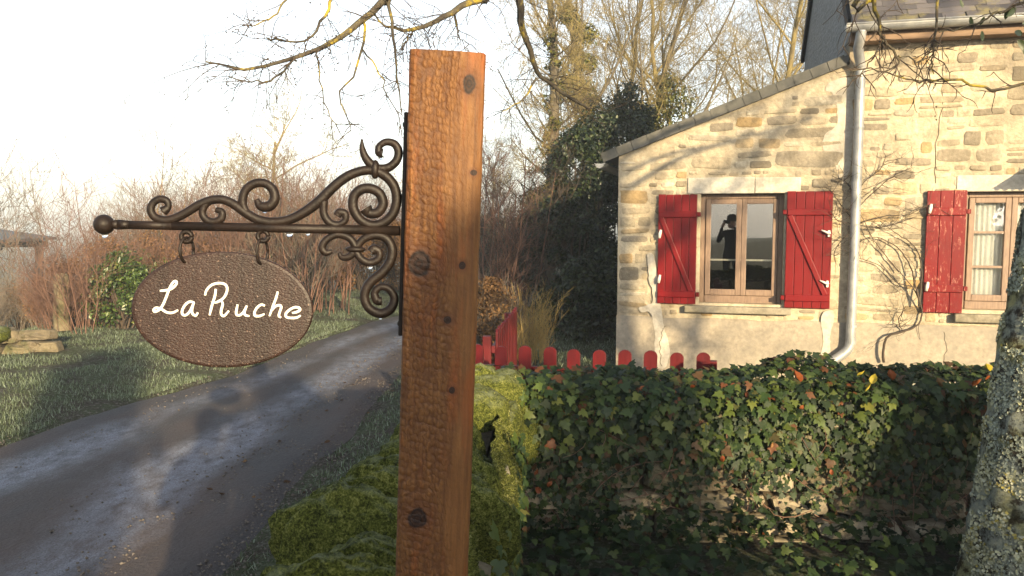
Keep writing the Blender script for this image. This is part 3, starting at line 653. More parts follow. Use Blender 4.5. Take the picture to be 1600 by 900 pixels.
# rubble stones, each its own
def unit_stone(sd, npt=12, sharp=False):
    r = random.Random(sd); V = []; rings = [(1.0, 0.12), (.96, -.55), (.78, -.93), (.42, -1.02)]
    if sharp: rings = [(1.0, .12), (1.0, -.78), (.93, -.98), (.45, -1.04)]; npt = 11
    ang0 = [2 * math.pi * k / npt + r.uniform(-.1, .1) for k in range(npt)]; e = r.uniform(.28, .5); jj = [r.uniform(.8 if sharp else .88, 1.06) for _ in range(npt)]
    tilt = r.uniform(-.25, .25), r.uniform(-.25, .25)
    for s, y in rings:
        for t, j in zip(ang0, jj):
            c, q = math.cos(t), math.sin(t); x = .5 * math.copysign(abs(c) ** e, c) * s * j; z = .5 * math.copysign(abs(q) ** e, q) * s * (j * .5 + .5)
            V.append((x, (y + (tilt[0] * x + tilt[1] * z + r.uniform(-.16 if sharp else -.08, .12 if sharp else .08) if y < 0 else 0)), z))
    F = []
    for i in range(3):
        for k in range(npt): F.append((i * npt + k, i * npt + (k + 1) % npt, (i + 1) * npt + (k + 1) % npt, (i + 1) * npt + k))
    F.append(tuple(3 * npt + k for k in range(npt)))
    me = bpy.data.meshes.new('stone'); me.from_pydata(V, [], F)
    if not sharp: me.shade_smooth()
    return me
def stone_set(mat, n, sd0, sharp=False):
    out = []
    for k in range(n):
        me = unit_stone(sd0 + k, 12, sharp); me.materials.append(MT[mat]); out.append(me)
    return out
HS = stone_set('house_stone', 14, 100)
boxes = [(-.42, .72, 1.90, 2.10), (W1[0] - .06, W1[1] + .05, .68, 1.95), (W2[0] - .06, W2[1] + .06, .66, 2.09), (-.43, .66, .66, .79), (2.1, 3.12, .66, .78)]
def cut(s0, s1, z0, z1, out):
    w, h = s1 - s0, z1 - z0; over = any(s1 > b[0] and s0 < b[1] and z1 > b[2] and z0 < b[3] for b in boxes)
    inside = any(s0 >= b[0] and s1 <= b[1] and z0 >= b[2] and z1 <= b[3] for b in boxes)
    if inside: return
    mw, mh = random.uniform(.16, .58), random.uniform(.075, .22)
    if over: mw, mh = min(mw, .12), min(mh, .09)
    if over and w < .12 and h < .09: return
    if w > mw * 1.25 and (w / mw > h / mh or h < mh * 1.1): c = s0 + w * random.uniform(.36, .64); cut(s0, c, z0, z1, out); cut(c, s1, z0, z1, out)
    elif h > mh * 1.1: c = z0 + h * random.uniform(.38, .62); cut(s0, s1, z0, c, out); cut(s0, s1, c, z1, out)
    else: out.append((s0, s1, z0, z1))
cells = []
cut(-SC + .003, SC - .01, .655, 3.2, cells); cut(SC + .02, 3.75, .655, 3.325, cells)
for (s0, s1, z0, z1) in cells:
    if s0 < SC - .02 and z1 > rake(s0) - .02:
        if rake(s0) - .02 - z0 < .045: continue
        z1 = rake(s0) - .02
    g_ = random.uniform(.010, .03); w = s1 - s0 - g_ * 1.2; h = z1 - z0 - g_
    if w < .035 or h < .03 or random.random() < .12: continue
    o = link('stone', random.choice(HS), None, wall); pr = random.uniform(.004, .015)
    o.location = ((s0 + s1) / 2 + random.uniform(-.006, .006), .0, (z0 + z1) / 2 + random.uniform(-.006, .006)); o.scale = (w * random.choice((-1, 1)), pr, h * random.uniform(.85, 1)); o.rotation_euler = (0, random.uniform(-.07, .07), 0)
# windows
def window(w, panes, ajar=0):
    s0, s1, z0, z1 = w; y = .105; win = empty('window'); win.parent = house
    fr = MB(); f = .05
    fr.box(s0, s0 + f, y, y + .06, z0, z1); fr.box(s1 - f, s1, y, y + .06, z0, z1); fr.box(s0 + f, s1 - f, y, y + .06, z1 - f, z1); fr.box(s0 + f, s1 - f, y - .012, y + .06, z0, z0 + .075)
    fr.build('frame', MT['window_wood'], win, bevel=.005)
    mid = (s0 + s1) / 2
    for a, b in ((s0 + f + .002, mid - .001), (mid + .001, s1 - f - .002)):
        cs = MB(); k = .052; za, zb = z0 + .078, z1 - f - .003; yy = y - .018
        cs.box(a, a + k, yy, yy + .045, za, zb); cs.box(b - k, b, yy, yy + .045, za, zb); cs.box(a + k, b - k, yy, yy + .045, zb - k, zb); cs.box(a + k, b - k, yy - .002, yy + .047, za, za + k + .01)
        ca = cs.build('casement', MT['window_wood'], win, bevel=.006)
        hz = [za + k + .01] + [za + (zb - za) * (i / panes) for i in range(1, panes)] + [zb - k]
        for i in range(1, panes): MB().box(a + k, b - k, yy + .008, yy + .036, hz[i] - .011, hz[i] + .011).build('glazing_bar', MT['window_wood'], ca)
        for i in range(panes):
            MB().box(a + k - .004, b - k + .004, yy + .019, yy + .0225, hz[i] + (.009 if i else -.004), hz[i + 1] - (.009 if i < panes - 1 else -.004)).build('pane', MT['pane_glass'], ca)
    if panes == 1: MB().box(s0 + f, s1 - f, y + .1, y + .112, 1.232, 1.25).build('inner_bar', MT['catch'], win)  # thin pale bar across the window behind the glass
    return win
window(W1, 1); wn2 = window(W2, 3)
for a, b in ((W2[0] + .03, (W2[0] + W2[1]) / 2 + .004), ((W2[0] + W2[1]) / 2 - .004, W2[1] - .03)):
    V = []; n = 40
    for k in range(n + 1):
        s = a + (b - a) * k / n; yy = .172 + .009 * math.sin(k * 1.35 + nz(k, 3, 0, .4) * 2)
        V += [(s, yy, .82), (s, yy + .004, 1.92)]
    MB().add(V, [(2 * k, 2 * k + 2, 2 * k + 3, 2 * k + 1) for k in range(n)]).build('curtain', MT['curtain'], wn2, True)
# shutters
def shutter(s0, s1, z0, z1, np_, braced, edge, mat='red_paint'):
    sh = empty('shutter'); sh.parent = house; w = (s1 - s0) / np_; y0 = -.052
    for k in range(np_):
        MB().box(s0 + k * w + .0015, s0 + (k + 1) * w - .0015, y0, y0 + .026, z0 + random.uniform(-.002, .002), z1 + random.uniform(-.003, .002)).build('plank', MT[mat], sh, bevel=.0045)
    h = z1 - z0
    zb, zt = z0 + .10, z1 - .205
    if not braced: zb, zt = z0 + .235, z1 - .20
    bh = .032 if braced else .036
    for zz in (zb, zt):
        MB().box(s0 + .006, s1 - .006, y0 - .022, y0 - .0005, zz - bh, zz + bh).build('batten', MT[mat], sh, bevel=.006)
    if braced:
        a = Vector((s0 + .03, 0, zt - bh)); b = Vector((s1 - .05, 0, zb + bh)); d = (b - a); n_ = Vector((d.z, 0, -d.x)).normalized() * .024
        mb = MB(); mb.prism([((a + n_).x, (a + n_).z), ((a - n_).x, (a - n_).z), ((b - n_).x, (b - n_).z), ((b + n_).x, (b + n_).z)], y0 - .0195, y0 - .001); mb.build('brace', MT[mat], sh, bevel=.005)
    se, so = (s1, s0) if edge > 0 else (s0, s1)
    for zz in (zb, zt):
        MB().box(min(se, se + edge * .035) , max(se, se + edge * .035), y0 - .012, y0 + .05, zz - .022, zz + .022).build('hinge', MT[mat], sh, bevel=.004)
        hx = so - edge * -.03 if False else so + edge * .035
        zc = zz + (-.2 if zz == zt else .16) if braced else zz + (.03 if zz == zt else .02)
        if braced and edge < 0:
            MB().tube([(hx - .07, y0 - .03, zc + .022), (hx - .02, y0 - .036, zc), (hx + .012, y0 - .03, zc - .012)], [.007, .012, .014], 7).build('shutter_catch', MT['catch'], sh, True); MB().box(hx - .008, hx + .014, y0 - .03, y0 + .01, zc - .045, zc + .02).build('shutter_catch', MT['catch'], sh, bevel=.003)
        else:
            MB().tube([(hx - .018, y0 - .03, zc - .045), (hx - .012, y0 - .036, zc), (hx - .004, y0 - .03, zc + .04)], [.014, .017, .012], 7).build('shutter_catch', MT['catch'], sh, True)
    return sh
shutter(-.692, -.298, .79, 1.922, 5, True, 1); shutter(.572, 1.003, .78, 1.942, 5, True, -1); shutter(1.842, 2.186, .77, 1.938, 3, False, 1, 'red_paint_worn'); shutter(3.04, 3.39, .77, 1.938, 3, False, -1, 'red_paint_worn')
# canopy over the second window, beyond the edge of the picture
m = MB(); n = 60; V = []
for k in range(n + 1):
    s = 2.80 + 1.2 * k / n; dz = .014 * math.sin(k * 1.9)
    for y, z in ((-.003, 2.235), (-.6, 2.105)): V += [(s, y, z + dz), (s, y, z + dz + .006)]
F = []
for k in range(n):
    a = 4 * k; b = a + 4; F += [(a, b, b + 2, a + 2), (a + 1, a + 3, b + 3, b + 1), (a + 2, b + 2, b + 3, a + 3), (a, a + 1, b + 1, b)]
F += [(0, 2, 3, 1), (4 * n, 4 * n + 1, 4 * n + 3, 4 * n + 2)]
m.add(V, F); cp = m.build('canopy', MT['slate'], house)
for s in (2.9, 3.9): MB().tube([(s, -.002, 1.96), (s, -.5, 2.09)], .012, 6).build('bracket', MT['iron'], cp)

# climbing vine on the facade
vine = empty('climbing_vine', FL(1380, 575, -.08)); vine.location = HM @ Vector((1.52, -.10, 0)); vine.rotation_euler = (0, 0, -TH)
tag(vine, 'leafless brown climbing vine trained beside the downpipe', 'vine')
VO = Vector((1.52, -.10, 0))
def vp(px, py, yl): return FL(px, py, yl) - VO
vs_ = [[(1381, 566), (1380, 545), (1388, 525), (1410, 518), (1432, 510), (1441, 492), (1436, 470), (1425, 448), (1405, 425), (1385, 405)],
       [(1438, 475), (1430, 445), (1424, 420), (1410, 395), (1388, 378), (1360, 370), (1335, 382)], [(1436, 478), (1440, 440), (1438, 405), (1424, 380), (1400, 365), (1375, 345)],
       [(1425, 448), (1400, 440), (1375, 415), (1348, 405), (1332, 402)], [(1405, 425), (1380, 395), (1362, 370), (1350, 345), (1342, 330)], [(1410, 518), (1404, 500), (1416, 478)],
       [(1342, 348), (1380, 338), (1420, 335), (1440, 325), (1462, 318)], [(1342, 352), (1370, 355), (1405, 348), (1432, 338)], [(1335, 330), (1365, 300), (1395, 275), (1425, 262)], [(1330, 320), (1350, 285), (1375, 265), (1384, 245)],
       [(1330, 340), (1312, 318), (1300, 300), (1288, 292)], [(1332, 300), (1322, 285), (1300, 275)], [(1335, 350), (1310, 345), (1298, 330)], [(1325, 365), (1308, 385), (1302, 400)]]
SP = []; SR = []
for i, pl_ in enumerate(vs_):
    P = catmull([vp(x, y, -.07 - .03 * math.sin(k + i)) for k, (x, y) in enumerate(pl_)], 5); n = 20
    idx = np.linspace(0, len(P) - 1, n).astype(int); r0 = .014 if i == 0 else (.009 if i in (1, 2) else .0055)
    P = [P[j] + Vector((random.uniform(-.004, .004), 0, random.uniform(-.004, .004))) for j in idx]
    SP.append([tuple(p) for p in P]); SR.append(np.linspace(r0, .003, n))
V, F = tubes(SP, SR, 6, None, True); link('stem', mesh_np('stem', V, F, smooth=True), MT['twig_dark'], vine)
TP = []; TR = []
def add_twig(p, d, L, r, K=5, wob=.25, grav=0):
    P = [p.copy()]; d = d.normalized()
    for k in range(K - 1):
        d = (d + Vector((random.gauss(0, wob), random.gauss(0, wob) * .4, random.gauss(0, wob) + grav))).normalized(); P.append(P[-1] + d * L / (K - 1))
    TP.append([tuple(q) for q in P]); TR.append(np.linspace(r, r * .4, K)); return P
for i, s in enumerate(SP):
    for k in range(8 if i < 5 else 14):
        p = Vector(random.choice(s[4:])); d = Vector((random.gauss(.1, 1), random.uniform(-.6, .1), random.gauss(.1, .6)))
        if i >= 6: d = Vector((random.gauss(.5, .8), random.uniform(-.5, .1), random.gauss(.15, .4)))
        Q = add_twig(p, d, random.uniform(.08, .34), .0028, 6, .3)
        if random.random() < .6: add_twig(Q[3], d + Vector((random.gauss(0, .8), 0, random.gauss(0, .8))), random.uniform(.05, .15), .002, 6, .3)
V, F = tubes(TP, TR, 3); link('twigs', mesh_np('twigs', V, F), MT['twig_dark'], vine)

# ------------------------------------------------------------------ the dry stone garden wall (L shaped)
gw = empty('garden_wall', (0, 4.0, 0)); tag(gw, 'low ivy grown dry stone wall topped with mossy upright stones', 'stone wall')
GO = Vector((0, 4.0, 0))
A0, A1 = Vector((.0, 4.02, 0)), Vector((4.2, 3.72, 0))          # front face of the long leg
dA = (A1 - A0).normalized(); nA = Vector((dA.y, -dA.x, 0))       # nA faces the camera side
B0, B1 = Vector((.0, 4.02, 0)), Vector((-.135, 1.52, 0)); dB = (B1 - B0).normalized(); nB = Vector((-dB.y, dB.x, 0))
if nB.x < 0: nB = -nB
WT = .44; HT = .77
core = MB()
def slab(a, b, nrm, t0, t1, z0, z1):
    V = [p - nrm * t + Vector((0, 0, z)) - GO for z in (z0, z1) for (p, t) in ((a, t0), (b, t0), (b, t1), (a, t1))]
    core.add(V, [(3, 2, 1, 0), (4, 5, 6, 7), (0, 1, 5, 4), (1, 2, 6, 5), (2, 3, 7, 6), (3, 0, 4, 7)])
slab(A0 - dA * WT, A1, nA, .05, WT - .05, -.2, HT - .04); slab(B0 + dB * .04, B1 - dB * .03, nB, .05, WT - .05, -.2, .74)
wcore = core.build('wall_core', MT['earth'], gw)
WS = stone_set('wall_stone', 14, 300, True)
def lay(a, d, nrm, length, h, seed, zmax):
    r = random.Random(seed); z = -.05; rot = math.atan2(d.y, d.x)
    while z < h - .04:
        hh = r.uniform(.09, .17); s = r.uniform(-.1, 0); hh = min(hh, h - z)
        while s < length:
            w = r.uniform(.16, .5); o = link('stone', r.choice(WS), None, gw); pr = r.uniform(.07, .11)
            c = a + d * (s + w / 2) - nrm * (.075 + r.uniform(-.02, .02)) + Vector((0, 0, z + hh / 2)) - GO
            o.location = c; o.scale = (w * .97, pr, hh * .94); o.rotation_euler = (r.uniform(-.06, .06), r.uniform(-.05, .05), rot + (0 if nrm.dot(Vector((d.y, -d.x, 0))) > 0 else math.pi) + r.uniform(-.05, .05)); s += w + .012
        z += hh + .008
lay(A0, dA, nA, 4.2, HT, 1, 1); lay(B0 + dB * .05, dB, nB, 2.3, .72, 2, 1); lay(B0 - nB * WT - dB * .3, dB, -nB, 2.75, .72, 3, 1); lay(A0 - nA * WT - dA * .3, dA, -nA, 4.4, HT, 4, 1)
lay(B1 - dB * .04, nB * -1, dB, .4, .72, 5, 1)
# mossy upright stones along the lane
def lump(sx, sy, sz, seed, n1=22, n2=14, ex=.75, ezz=.75, ey=.85):
    V = []; F = []
    for i in range(n2 + 1):
        ph = math.pi * i / n2
        for k in range(n1):
            t = 2 * math.pi * k / n1; x, y, z = math.sin(ph) * math.cos(t), math.sin(ph) * math.sin(t), math.cos(ph)
            e = lambda q, p: math.copysign(abs(q) ** p, q)
            j = 1 + .16 * nz(x * 1.6 + seed, y * 1.6, z * 1.6) + .08 * nz(x * 4, y * 4 + seed, z * 4) + .05 * nz(x * 9, y * 9 + seed, z * 9) + .035 * abs(nz(x * 20, y * 20 + seed, z * 20))
            V.append((e(x, ex) * sx * j, e(y, ey) * sy * j, e(z, ezz) * sz * j))
    for i in range(n2):
        for k in range(n1): F.append((i * n1 + k, i * n1 + (k + 1) % n1, (i + 1) * n1 + (k + 1) % n1, (i + 1) * n1 + k))
    return V, F
def sample(V, F4, dens, rg, cond=None):
    V = np.array(V, float); F = np.array([f for f in F4 if len(f) == 4]); T = np.concatenate([F[:, [0, 1, 2]], F[:, [0, 2, 3]]])
    a, b, c = V[T[:, 0]], V[T[:, 1]], V[T[:, 2]]; cr = np.cross(b - a, c - a); ar = np.linalg.norm(cr, axis=1) / 2; n = int(ar.sum() * dens)
    if n == 0: return np.zeros((0, 3)), np.zeros((0, 3))
    i = rg.choice(len(T), n, p=ar / ar.sum()); u, v = rg.random(n), rg.random(n); s = u + v > 1; u[s] = 1 - u[s]; v[s] = 1 - v[s]
    P = a[i] + (b[i] - a[i]) * u[:, None] + (c[i] - a[i]) * v[:, None]; N = cr[i] / (np.linalg.norm(cr[i], axis=1, keepdims=True) + 1e-12)
    return P, N
MP = []; MN = []
s = .12; k = 0; rB = math.atan2(nB.y, nB.x)
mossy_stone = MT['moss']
while s < 2.42:
    th = random.uniform(.068, .088); hgt = random.uniform(.22, .29); wd = random.uniform(.22, .29) - .04 * (s < 1.1)
    V, F = lump(wd, th, hgt, 3.1 * k, 60, 40, 1.0, .9, .9)
    c = B0 + dB * s - nB * (WT / 2 + .02 + random.uniform(-.06, .06)) + Vector((0, 0, .665 + random.uniform(-.04, .05) - .03 * (s < 1.1)))
    Mx = Matrix.Translation(c) @ Matrix.Rotation(rB + random.uniform(-.25, .25), 4, 'Z') @ Matrix.Rotation(R(random.uniform(-6, 26)), 4, 'X') @ Matrix.Rotation(R(random.uniform(-14, 14)), 4, 'Y')
    Vw = [Mx @ Vector(v) for v in V]
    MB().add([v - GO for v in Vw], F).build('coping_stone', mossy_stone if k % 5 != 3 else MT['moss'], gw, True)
    P, N = sample([tuple(v) for v in Vw], F, 30000, rng); f = (N[:, 2] > .45); 
    keep = np.array([nz(p[0], p[1], p[2], 7) > -.38 for p in P]) & f
    MP.append(P[keep]); MN.append(N[keep]); s += th * 2.25; k += 1
# moss hanging down the inner face of the lane leg and rounding the corner
def moss_sheet(a, d, nrm, length, z0, z1, seed, nu=60, nv=26, off=.05):
    V = []; F = []
    for i in range(nu + 1):
        for j in range(nv + 1):
            s_ = length * i / nu; z = z0 + (z1 - z0) * j / nv; t = j / nv
            out = off + .05 * nz(s_ * 3, z * 3, seed) + .02 * nz(s_ * 9, z * 9, seed) - .18 * max(0, t - .72) ** 1.5 * 4 * .5
            if nz(s_ * 2.2, z * 1.4, seed + 7) < -.18 and t < .75: out -= .1
            V.append(a + d * s_ + nrm * out + Vector((0, 0, z)))
    for i in range(nu):
        for j in range(nv): q = i * (nv + 1) + j; F.append((q, q + nv + 1, q + nv + 2, q + 1))
    return V, F
for (a, d, nr, L, z0, z1, sd) in ((B0 - dB * -.0, dB, nB, 2.3, .0, .80, 1.0),):
    V, F = moss_sheet(a, d, nr, L, z0, z1, sd)
    nn = (Vector(V[F[0][1]]) - Vector(V[F[0][0]])).cross(Vector(V[F[0][3]]) - Vector(V[F[0][0]]))
    if nn.dot(nr) < 0: F = [tuple(reversed(f)) for f in F]
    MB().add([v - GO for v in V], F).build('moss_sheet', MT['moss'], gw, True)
    P, N = sample([tuple(v) for v in V], F, 26000, rng); MP.append(P); MN.append(N * .7 + np.array([[0, 0, -.35]]))
for (x, y, z, sx, sy, sz) in ((-.10, 3.95, .78, .17, .16, .13), (-.20, 3.62, .76, .19, .17, .13), (-.03, 3.78, .62, .09, .2, .17), (.02, 3.98, .6, .12, .09, .22)):
    V, F = lump(sx, sy, sz, x * 31); V = [Vector(v) + Vector((x, y, z)) for v in V]
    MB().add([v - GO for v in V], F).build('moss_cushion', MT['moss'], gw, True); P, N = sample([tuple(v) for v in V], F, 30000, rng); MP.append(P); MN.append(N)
P = np.concatenate(MP); N = np.concatenate(MN); V, F, r = blades(P, np.full(len(P), .013), .003, .6, N)
tag(link('moss_tufts', mesh_np('moss_tufts', V - np.array(GO)[None], F, r), MT['moss_blades'], gw), kind='stuff')

# ------------------------------------------------------------------ ivy on the wall
IVO = [(0, 0), (.20, -.10), (.46, .02), (.52, .20), (.30, .30), (.42, .56), (.20, .56), (0, 1.0)]
def leaf_template(curl):
    V = [(0, 0, -.03), (0, .33, -.05), (0, .62, -.04), (0, 1.0, -.12 * curl)]
    rt = [(.20, -.10, .02), (.46, .02, -.06 * curl), (.50, .20, -.05), (.28, .28, .04), (.40, .54, -.05 * curl), (.19, .58, .03)]
    V += rt + [(-x, y, z) for x, y, z in rt]; F = []
    for b in (4, 10):
        q = [(0, b, 1), (b, b + 1, b + 2), (b, b + 2, b + 3), (b, b + 3, 1), (1, b + 3, 2), (b + 3, b + 4, b + 5), (b + 3, b + 5, 2), (2, b + 5, 3)]
        F += q if b == 4 else [tuple(reversed(t)) for t in q]
    return np.array(V), np.array(F)
LT = [leaf_template(c) for c in (.4, 1, 1.8)]
def leaf_frames(Ptip, Nrm, down, rg):
    Nn = Nrm / np.linalg.norm(Nrm, axis=1, keepdims=True); Y = down - (down * Nn).sum(1, keepdims=True) * Nn; Y /= np.linalg.norm(Y, axis=1, keepdims=True) + 1e-9
    return np.cross(Y, Nn), Y, Nn
def leaves_mesh(P, X, Y, Nn, S, tmpl):
    V0, F0 = tmpl; n = len(P); V = P[:, None] + S[:, None, None] * (V0[None, :, 0:1] * X[:, None] + V0[None, :, 1:2] * Y[:, None] + V0[None, :, 2:3] * Nn[:, None])
    F = (np.arange(n)[:, None, None] * len(V0) + F0[None]).reshape(-1, 3); return V.reshape(-1, 3), F
ivy = empty('ivy', (1.8, 3.85, 0)); tag(ivy, 'dark green ivy draped over the front and top of the stone wall', 'ivy'); IO = np.array([1.8, 3.85, 0])
Pl = []; Nl = []
def ivy_density(s, z):
    lo = .33 + .30 * nz(s, z, 2, 1.9) + .10 * nz(s, z, 7, 5) - (.22 if s < .55 else 0) + (.05 if s > 1.7 else 0)
    return smooth01(lo - .12, lo + .1, z) + .10 + .25 * smooth01(.1, .35, nz(s, z, 9, 3))
while len(Pl) < 8600:
    s = random.uniform(-.02, 3.9); z = random.uniform(.02, .87)
    if random.random() > ivy_density(s, z): continue
    bul = .05 + .07 * smooth01(.5, .9, z) * (1 - smooth01(.8, .9, z)) + .05 * nz(s * 2.2, z * 2.2, 6)
    p = A0 + dA * s + nA * (bul + random.uniform(-.05, .04)) + Vector((0, 0, z)); tilt = .35 + .9 * smooth01(.66, .87, z)
    Pl.append(p); Nl.append(nA + Vector((random.gauss(0, .35), random.gauss(0, .25), tilt + random.gauss(0, .3))))
while len(Pl) < 13000:
    s = random.uniform(-.25, 3.9); t = random.uniform(-.07, WT + .06); hump = .80 + .04 * smooth01(.9, 1.5, s) + .045 * math.sin(math.pi * max(0, t) / WT) + .045 * nz(s * 3, t * 3, 2) + .05 * nz(s, 0, 4, 1.6)
    if s < .1 and random.random() < .6: continue
    Pl.append(A0 + dA * s - nA * (t - .05) + Vector((0, 0, hump + random.uniform(-.03, .035)))); Nl.append(Vector((random.gauss(0, .5), random.gauss(-.45, .45), 1)))
while len(Pl) < 13400:   # sprays on the inner face of the lane leg
    s = random.uniform(.1, 2.2); z = random.uniform(.25, .78)
    if nz(s * 2, z * 2, 11) < -.05: continue
    Pl.append(B0 + dB * s + nB * random.uniform(.04, .09) + Vector((0, 0, z))); Nl.append(nB + Vector((random.gauss(0, .3), random.gauss(-.4, .3), .5)))
Pl = np.array([tuple(p) for p in Pl]); Nl = np.array([tuple(p) for p in Nl]); n = len(Pl)
down = np.array([[0, -.25, -1.]]) + rng.normal(0, .7, (n, 3)); top = Pl[:, 2] > .80; down[top] = rng.normal(0, 1, (top.sum(), 3)) + np.array([[0, -.6, -.2]])
X, Y, Nn = leaf_frames(Pl, Nl, down, rng); S = (.022 + .038 * rng.random(n) ** 1.4) * (.75 + .35 * (Pl[:, 2] > .45))
front = ((Nn * (np.array([[0, 0, 1.65]]) - Pl)).sum(1) > 0) & (Pl[:, 2] > .35) & (Pl[:, 0] < 2.2) & (Pl[:, 0] > 0)
score = S + .3 * front + rng.random(n) * .01 + np.array([.02 * ((p - np.array(A0)) @ np.array(nA)) for p in Pl]) * 10; big = np.argsort(-score)[:300]; bigset = np.zeros(n, bool); bigset[big] = True; S[big] *= 1.0; Pl[big] += np.array(nA)[None] * .012
rest = np.where(~bigset)[0]; Vs = []; Fs = []; Rs = []; b = 0
for t in range(3):
    ix = rest[t::3]; V, F = leaves_mesh(Pl[ix], X[ix], Y[ix], Nn[ix], S[ix], LT[t]); Vs.append(V); Fs.append(F + b); b += len(V)
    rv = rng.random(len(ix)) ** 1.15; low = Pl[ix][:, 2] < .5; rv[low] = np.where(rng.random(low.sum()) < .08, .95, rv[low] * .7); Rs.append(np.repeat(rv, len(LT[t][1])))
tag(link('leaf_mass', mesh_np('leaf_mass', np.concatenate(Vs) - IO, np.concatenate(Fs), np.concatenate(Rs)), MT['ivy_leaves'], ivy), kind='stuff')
LM = []
for t in range(3):
    me = mesh_np('leaf', LT[t][0], LT[t][1]); me.materials.append(MT['ivy_leaf']); LM.append(me)
for k, i in enumerate(big):
    o = link('leaf', LM[k % 3], None, ivy); Mx = Matrix((tuple(X[i]), tuple(Y[i]), tuple(Nn[i]))).transposed()
    o.location = Pl[i] - IO; o.rotation_euler = Mx.to_euler(); o.scale = (S[i],) * 3
# stems of the ivy and dry trailing stalks
TP = []; TR = []
for k in range(150):
    s = random.uniform(0, 3.6); z = random.uniform(.1, .8); p = A0 + dA * s + nA * .03 + Vector((0, 0, z)); add_twig(p, Vector((random.gauss(0, .8), -.1, random.gauss(-.5, .6))), random.uniform(.12, .45), random.uniform(.0016, .003), 7, .22)
V, F = tubes([[tuple(np.array(q) - IO) for q in p[:7]] for p in TP], TR, 4); tag(link('stems', mesh_np('stems', V, F), MT['twig_brown'], ivy), kind='stuff')
# ivy creeping on the ground in front of the wall
n = 3000; P = np.stack([rng.uniform(.0, 3.6, n), rng.uniform(2.2, 3.95, n), rng.uniform(.02, .14, n)], 1); P[:, 2] += .10 * np.clip((P[:, 1] - 3.3) / .6, 0, 1)
X, Y, Nn = leaf_frames(P, np.array([[0, -.3, 1.]]) + rng.normal(0, .4, (n, 3)), rng.normal(0, 1, (n, 3)), rng); V, F = leaves_mesh(P, X, Y, Nn, rng.uniform(.035, .065, n), LT[1])
tag(link('ground_ivy', mesh_np('ground_ivy', V, F, np.repeat(rng.random(n) ** 1.6 * .7, len(LT[1][1]))), MT['ivy_leaves']), 'dark ivy leaves carpeting the ground at the foot of the wall', 'ivy', kind='stuff')
# fallen leaves
def dead_mesh(sd):
    r = random.Random(sd); V = [(0, 0, 0), (0, .5, -.08), (0, 1, .12)]; rt = [(.22, .12), (.36, .42), (.27, .72)]
    c = r.uniform(.1, .35); V += [(x, y, c * x * 1.4 + r.uniform(-.06, .06)) for x, y in rt] + [(-x, y, c * x * 1.8 + r.uniform(-.06, .06)) for x, y in rt]
    F = [(0, 3, 1), (3, 4, 1), (4, 5, 1), (5, 2, 1), (0, 1, 6), (6, 1, 7), (7, 1, 8), (8, 1, 2)]
    me = bpy.data.meshes.new('fallen_leaf'); me.from_pydata(V, [], F); return me
DM = [dead_mesh(k) for k in range(5)]
for me in DM: me.materials.append(MT['dead_leaf'])
LNM = [m_.copy() for m_ in DM]
for me in LNM: me.materials.clear(); me.materials.append(MT['lane_leaf'])
YM = [m_.copy() for m_ in DM]
for me in YM: me.materials.clear(); me.materials.append(MT['yellow_leaf'])
def wallpoint(px, py, off):
    d = ray(px, py); t = ((A0 + nA * off) - EYE).dot(nA) / d.dot(nA); return EYE + d * t
LBL = 'curled orange brown dead leaf caught on the ivy of the wall'
spots = [(1252, 574, .10, .09), (1508, 700, .12, .06), (1130, 722, .12, .05), (858, 573, .0, .05), (1475, 605, .06, .075), (1520, 604, .06, .08), (1540, 592, .0, .06), (1395, 582, .04, .08), (770, 770, .02, .045), (1205, 700, .13, .045), (1190, 835, .16, .05), (1085, 590, .1, .05), (1255, 640, .14, .05), (1070, 872, .3, .055), (1105, 858, .28, .06), (1305, 890, .4, .07), (1000, 610, .14, .045), (905, 720, .12, .04), (1350, 600, .08, .05), (1165, 620, .15, .045), (830, 795, .06, .06), (845, 770, .06, .06), (838, 745, .06, .055), (855, 760, .06, .05), (1300, 742, .1, .04), (935, 640, .12, .04), (880, 650, .1, .04)]
for k, (px, py, off, sz) in enumerate(spots):
    p = wallpoint(px, py, off); 
    if p.z < .03: p.z = .05
    p.z = min(p.z, .835 + .04 * smooth01(.9, 1.5, p.x)); sz *= .72
    o = link('fallen_leaf', DM[k % 5]); o.location = p; o.scale = (sz, sz, sz); o.rotation_euler = (random.uniform(.4, 1.6), random.uniform(-.8, .8), random.uniform(0, 6.28)); tag(o, LBL, 'leaf', 'dead leaves caught on the ivy')
for k, (px, py, off, sz) in enumerate([(955, 551, -.2, .05), (1340, 577, .02, .06), (1548, 565, -.15, .07), (805, 566, -.1, .05), (1140, 556, -.2, .05), (1352, 612, .12, .08), (1362, 600, .12, .07)]):
    p = wallpoint(px, py, off); p.z = min(p.z, .85 + .04 * smooth01(.9, 1.5, p.x)); o = link('fallen_leaf', YM[k % 5]); o.location = p; o.scale = (sz * .75,) * 3; o.rotation_euler = (random.uniform(.6, 1.4), random.uniform(-.5, .5), random.uniform(0, 6.28)); tag(o, 'bright yellow leaf lying along the top of the ivy', 'leaf', 'yellow leaves on the ivy')
LB2 = 'small dark dead leaf lying on the lane side gravel'
for k in range(34):
    y = 3.6 + 5 * random.random(); x = lane_r(y) + random.uniform(-.5, .75); o = link('fallen_leaf', LNM[k % 5]); sz = random.uniform(.03, .055)
    o.location = (x, y, max(gz(x, y), 0) + .012); o.scale = (sz,) * 3; o.rotation_euler = (random.uniform(-.3, .3), random.uniform(-.3, .3), random.uniform(0, 6.28)); tag(o, LB2, 'leaf', 'dead leaves beside the lane')

